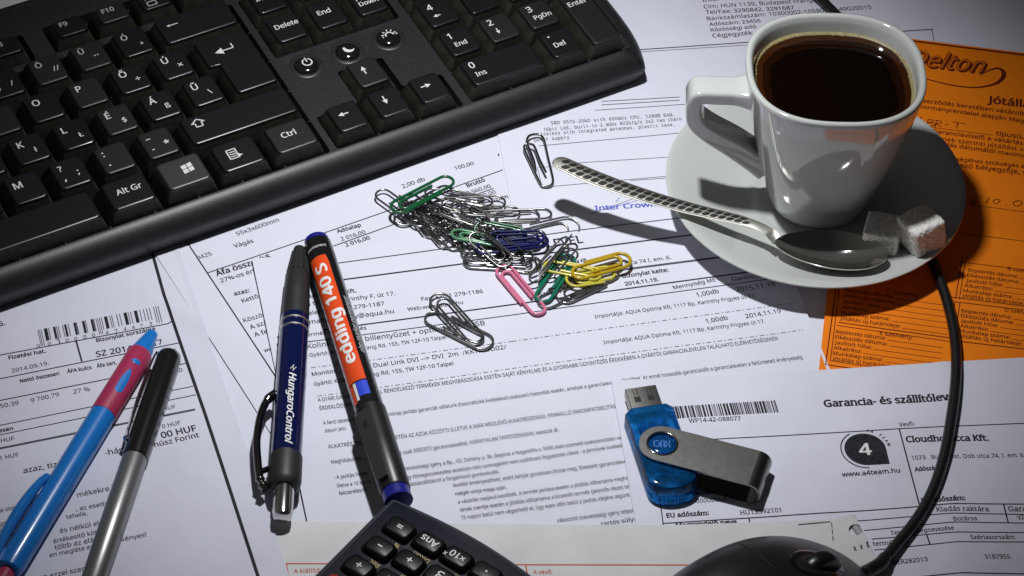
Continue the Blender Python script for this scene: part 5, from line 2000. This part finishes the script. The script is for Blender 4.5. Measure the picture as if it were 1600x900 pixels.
def ckey(px, py, legend, m='calc_key', above=None, cap=2.6, above_m='gold', sup=None):
    c_ = calc_loc(px, py, kz + 2.2)
    hw_, hd = 5.6, 4.1
    kb_ = MB()
    rings = []
    for g, z, r in ((-0.45, -0.2, 2.2), (-0.1, 0.9, 2.2), (0.15, 1.7, 2.1), (0.75, 2.25, 1.9), (1.3, 2.4, 1.6)):
        pts = []
        for x, y in rrect(-hw_ + g, -hd + g, hw_ - g, hd - g, r):
            pts.append(cz((c_.x + x, c_.y + y + (0.5 * (x / hw_) ** 2), H0 + z)))
        rings.append(pts)
    kb_.loft(rings, False, True)
    o = recalc(kb_.build('key', M[m], calc, smooth=40))
    lg = MB()
    gv, gf, g0, g1 = glyphs(legend, bold=0.02)
    k = cap / 0.7
    wd_ = (g1 - g0) * k
    if wd_ > 8.4: k *= 8.4 / wd_; wd_ = 8.4
    ys = [p[1] for p in gv]
    ym = (max(ys) + min(ys)) / 2
    # the calculator is turned round: text runs towards the near corner, letter tops away from the bottom edge
    lg.add([cz((c_.x - ((p[0] - (g0 + g1) / 2) * k), c_.y + (p[1] - ym) * k, H0 + 2.45 + p[2] * LIFT)) for p in gv], gf)
    if sup:
        gv, gf, g0, g1 = glyphs(sup, bold=0.01)
        lg.add([cz((c_.x - wd_ / 2 - 0.5 - ((p[0] - g0) * k * 0.7), c_.y + 0.9 + p[1] * k * 0.7, H0 + 2.45 + p[2] * LIFT)) for p in gv], gf)
    lg.build('legend', M['white_print'], o, smooth=0)
    if above:
        ab = MB()
        gv, gf, g0, g1 = glyphs(above, bold=0.012)
        k = 1.95 / 0.7
        ab.add([cz((c_.x + 4.4 - ((p[0] - g0) * k), c_.y + hd + 1.15 + p[1] * k, H0 + 0.06 + p[2] * LIFT)) for p in gv], gf)
        ab.build('printed_label', M[above_m], face, smooth=0)
    return o


ckey(625, 823, '=', above='%', cap=3.2)
ckey(671, 846, 'Ans', above='DRG▸', cap=2.9)
ckey(715, 869, '×10', above='π', cap=2.7, sup='x')
ckey(760, 893, '·', above='Ran#', cap=3.4)
ckey(594, 853, '–', above='Rec', cap=3.2)
ckey(640, 875, '+', above='Pol', cap=3.2)
ckey(687, 899, '3', cap=3.4)
ckey(732, 923, '2', cap=3.4)
ckey(561, 883, '÷', above='nCr', cap=3.2)
ckey(608, 905, '×', above='nPr', cap=3.2)
ckey(655, 929, '6', cap=3.4)
ckey(528, 914, 'AC', m='calc_red', cap=2.6)
ckey(576, 936, 'DEL', m='calc_red', cap=2.6)

# ------------------------------------------------------------------ mouse and its cable
mc = P(1163, 1030, 0)
ma = radians(38)
mouse = thing('computer_mouse', 'black wheel mouse at the bottom right with its cable curling up behind the saucer', 'mouse', (mc.x, mc.y, 2.7), Matrix.Rotation(ma, 3, 'Z'))
HL, HW, HH = 58.0, 32.0, 39.5


def mouse_pt(a, r):
    c, s__ = cos(a), sin(a)
    q = (abs(c) ** 2.5 + abs(s__) ** 2.5) ** (-1 / 2.5)
    x, y = HL * q * c, HW * q * s__ * (1 - 0.05 * cos(a) ** 2)
    x_, y_ = x * r, y * r
    hx = HH * (1 - ((x_ + 10) / 88) ** 2 * 1.15)
    z = hx * max(0, 1 - r ** 3.2) ** 0.42
    return (x_, y_, z)


mb = MB()
rl = [0.02] + [k / 20 for k in range(1, 17)] + [0.84, 0.88, 0.92, 0.95, 0.975, 0.99, 0.997, 1.0]
mb.loft([[mouse_pt(2 * pi * k / 80, r) for k in range(80)] for r in reversed(rl)], True, True)
mbo = mb.build('body', M['mouse'], mouse, smooth=60)
mm_ = mm_matrix(mouse)
bvh = BVHTree.FromPolygons([mm_ @ V(p) for p in mb.v], mb.f)


def on_mouse(px, py, up=0.0):
    h = bvh.ray_cast(CAM_C, ray(px, py).normalized())
    if h[0] is None: return None
    return h[0] + h[1] * up * (1 if h[1].z > 0 else -1)


def seam(name, pts, r, m, parent):
    q = [on_mouse(*p) for p in pts]
    q = [p for p in q if p is not None]
    if len(q) < 2: return
    s_ = MB()
    s_.tube(spline(q, 6), r, 8)
    return s_.build(name, M[m], parent, world=True)


seam('seam', [(1156, 850), (1168, 856), (1182, 864), (1194, 873), (1203, 882), (1214, 889), (1226, 894), (1238, 902)], 0.3, 'keyfloor', mbo)
seam('seam', [(1306, 862), (1316, 863.5), (1326, 865), (1338, 867)], 0.3, 'keyfloor', mbo)
wc = on_mouse(1277, 880)
if wc is not None:
    fx_ = mm_.to_3x3() @ V((1, 0, 0))
    fy_ = mm_.to_3x3() @ V((0, 1, 0))
    slot = MB()
    inner, mid_, out_ = [], [], []
    for k in range(40):
        a = 2 * pi * k / 40
        for lst, rx2, ry2, up in ((inner, 9.5, 5.6, 0.22), (mid_, 10.6, 6.8, 0.5), (out_, 11.8, 8.0, -0.1)):
            p = wc + fx_ * (rx2 * cos(a)) + fy_ * (ry2 * sin(a))
            h = bvh.ray_cast(p + V((0, 0, 40)), V((0, 0, -1)))
            q = h[0] if h[0] is not None else p
            lst.append(q + V((0, 0, up)))
    slot.loft([out_, mid_, inner])
    slot.build('wheel_bezel', M['gloss'], mbo, world=True, smooth=60)
    fl_ = MB()
    fl_.add(inner, [tuple(range(40))])
    fl_.build('wheel_slot', M['keyfloor'], mbo, world=True, smooth=0)
    wh = MB()
    wz = -7.6
    for (r, y) in ():
        pass
    rings = []
    for y, r in ((-3.3, 8.6), (-2.9, 9.8), (-1.8, 10.5), (0, 10.7), (1.8, 10.5), (2.9, 9.8), (3.3, 8.6)):
        rings.append([wc + fx_ * (r * cos(2 * pi * k / 48)) + V((0, 0, wz + r * sin(2 * pi * k / 48))) + fy_ * y for k in range(48)])
    wh.loft(rings, True, True)
    recalc(wh.build('scroll_wheel', M['mouse_dark'], mouse, world=True, smooth=50))
cab = [mm_ @ V((HL - 4, -2, 7)), P(1372, 884, 6.5), P(1400, 852, 5.2), P(1432, 812, 4.8), P(1458, 765, 4.8), P(1476, 710, 4.8), P(1487, 650, 4.8), P(1493, 600, 4.6), P(1494, 555, 4.4), P(1489, 510, 4.3),
       P(1478, 465, 4.2), P(1462, 420, 4.2), P(1440, 365, 4.2), P(1424, 310, 4.2), P(1410, 240, 4.2), P(1385, 160, 4.2), P(1350, 85, 4.2), P(1318, 36, 4.2), P(1292, 8, 4.0), P(1272, -10, 4.0), P(1240, -40, 3.6), P(1150, -110, 3.2), P(1080, -220, 2.6), P(1100, -330, 2.4), P(1220, -420, 2.4)]
cm = MB()
cm.tube(spline(cab, 10), 2.15, 14)
cm.build('cable', M['cable'], mouse, world=True, smooth=80)
sr = MB()
sr.tube(spline([mm_ @ V((HL - 8, -2, 7)), cab[1], P(1384, 870, 6.0)], 6), [3.0, 3.0, 2.9, 2.9, 2.8, 2.8, 2.7, 2.7, 2.6, 2.6, 2.5, 2.4, 2.3], 14)
sr.build('strain_relief', M['cable'], mouse, world=True, smooth=80)

bpy.data.objects.remove(_to)
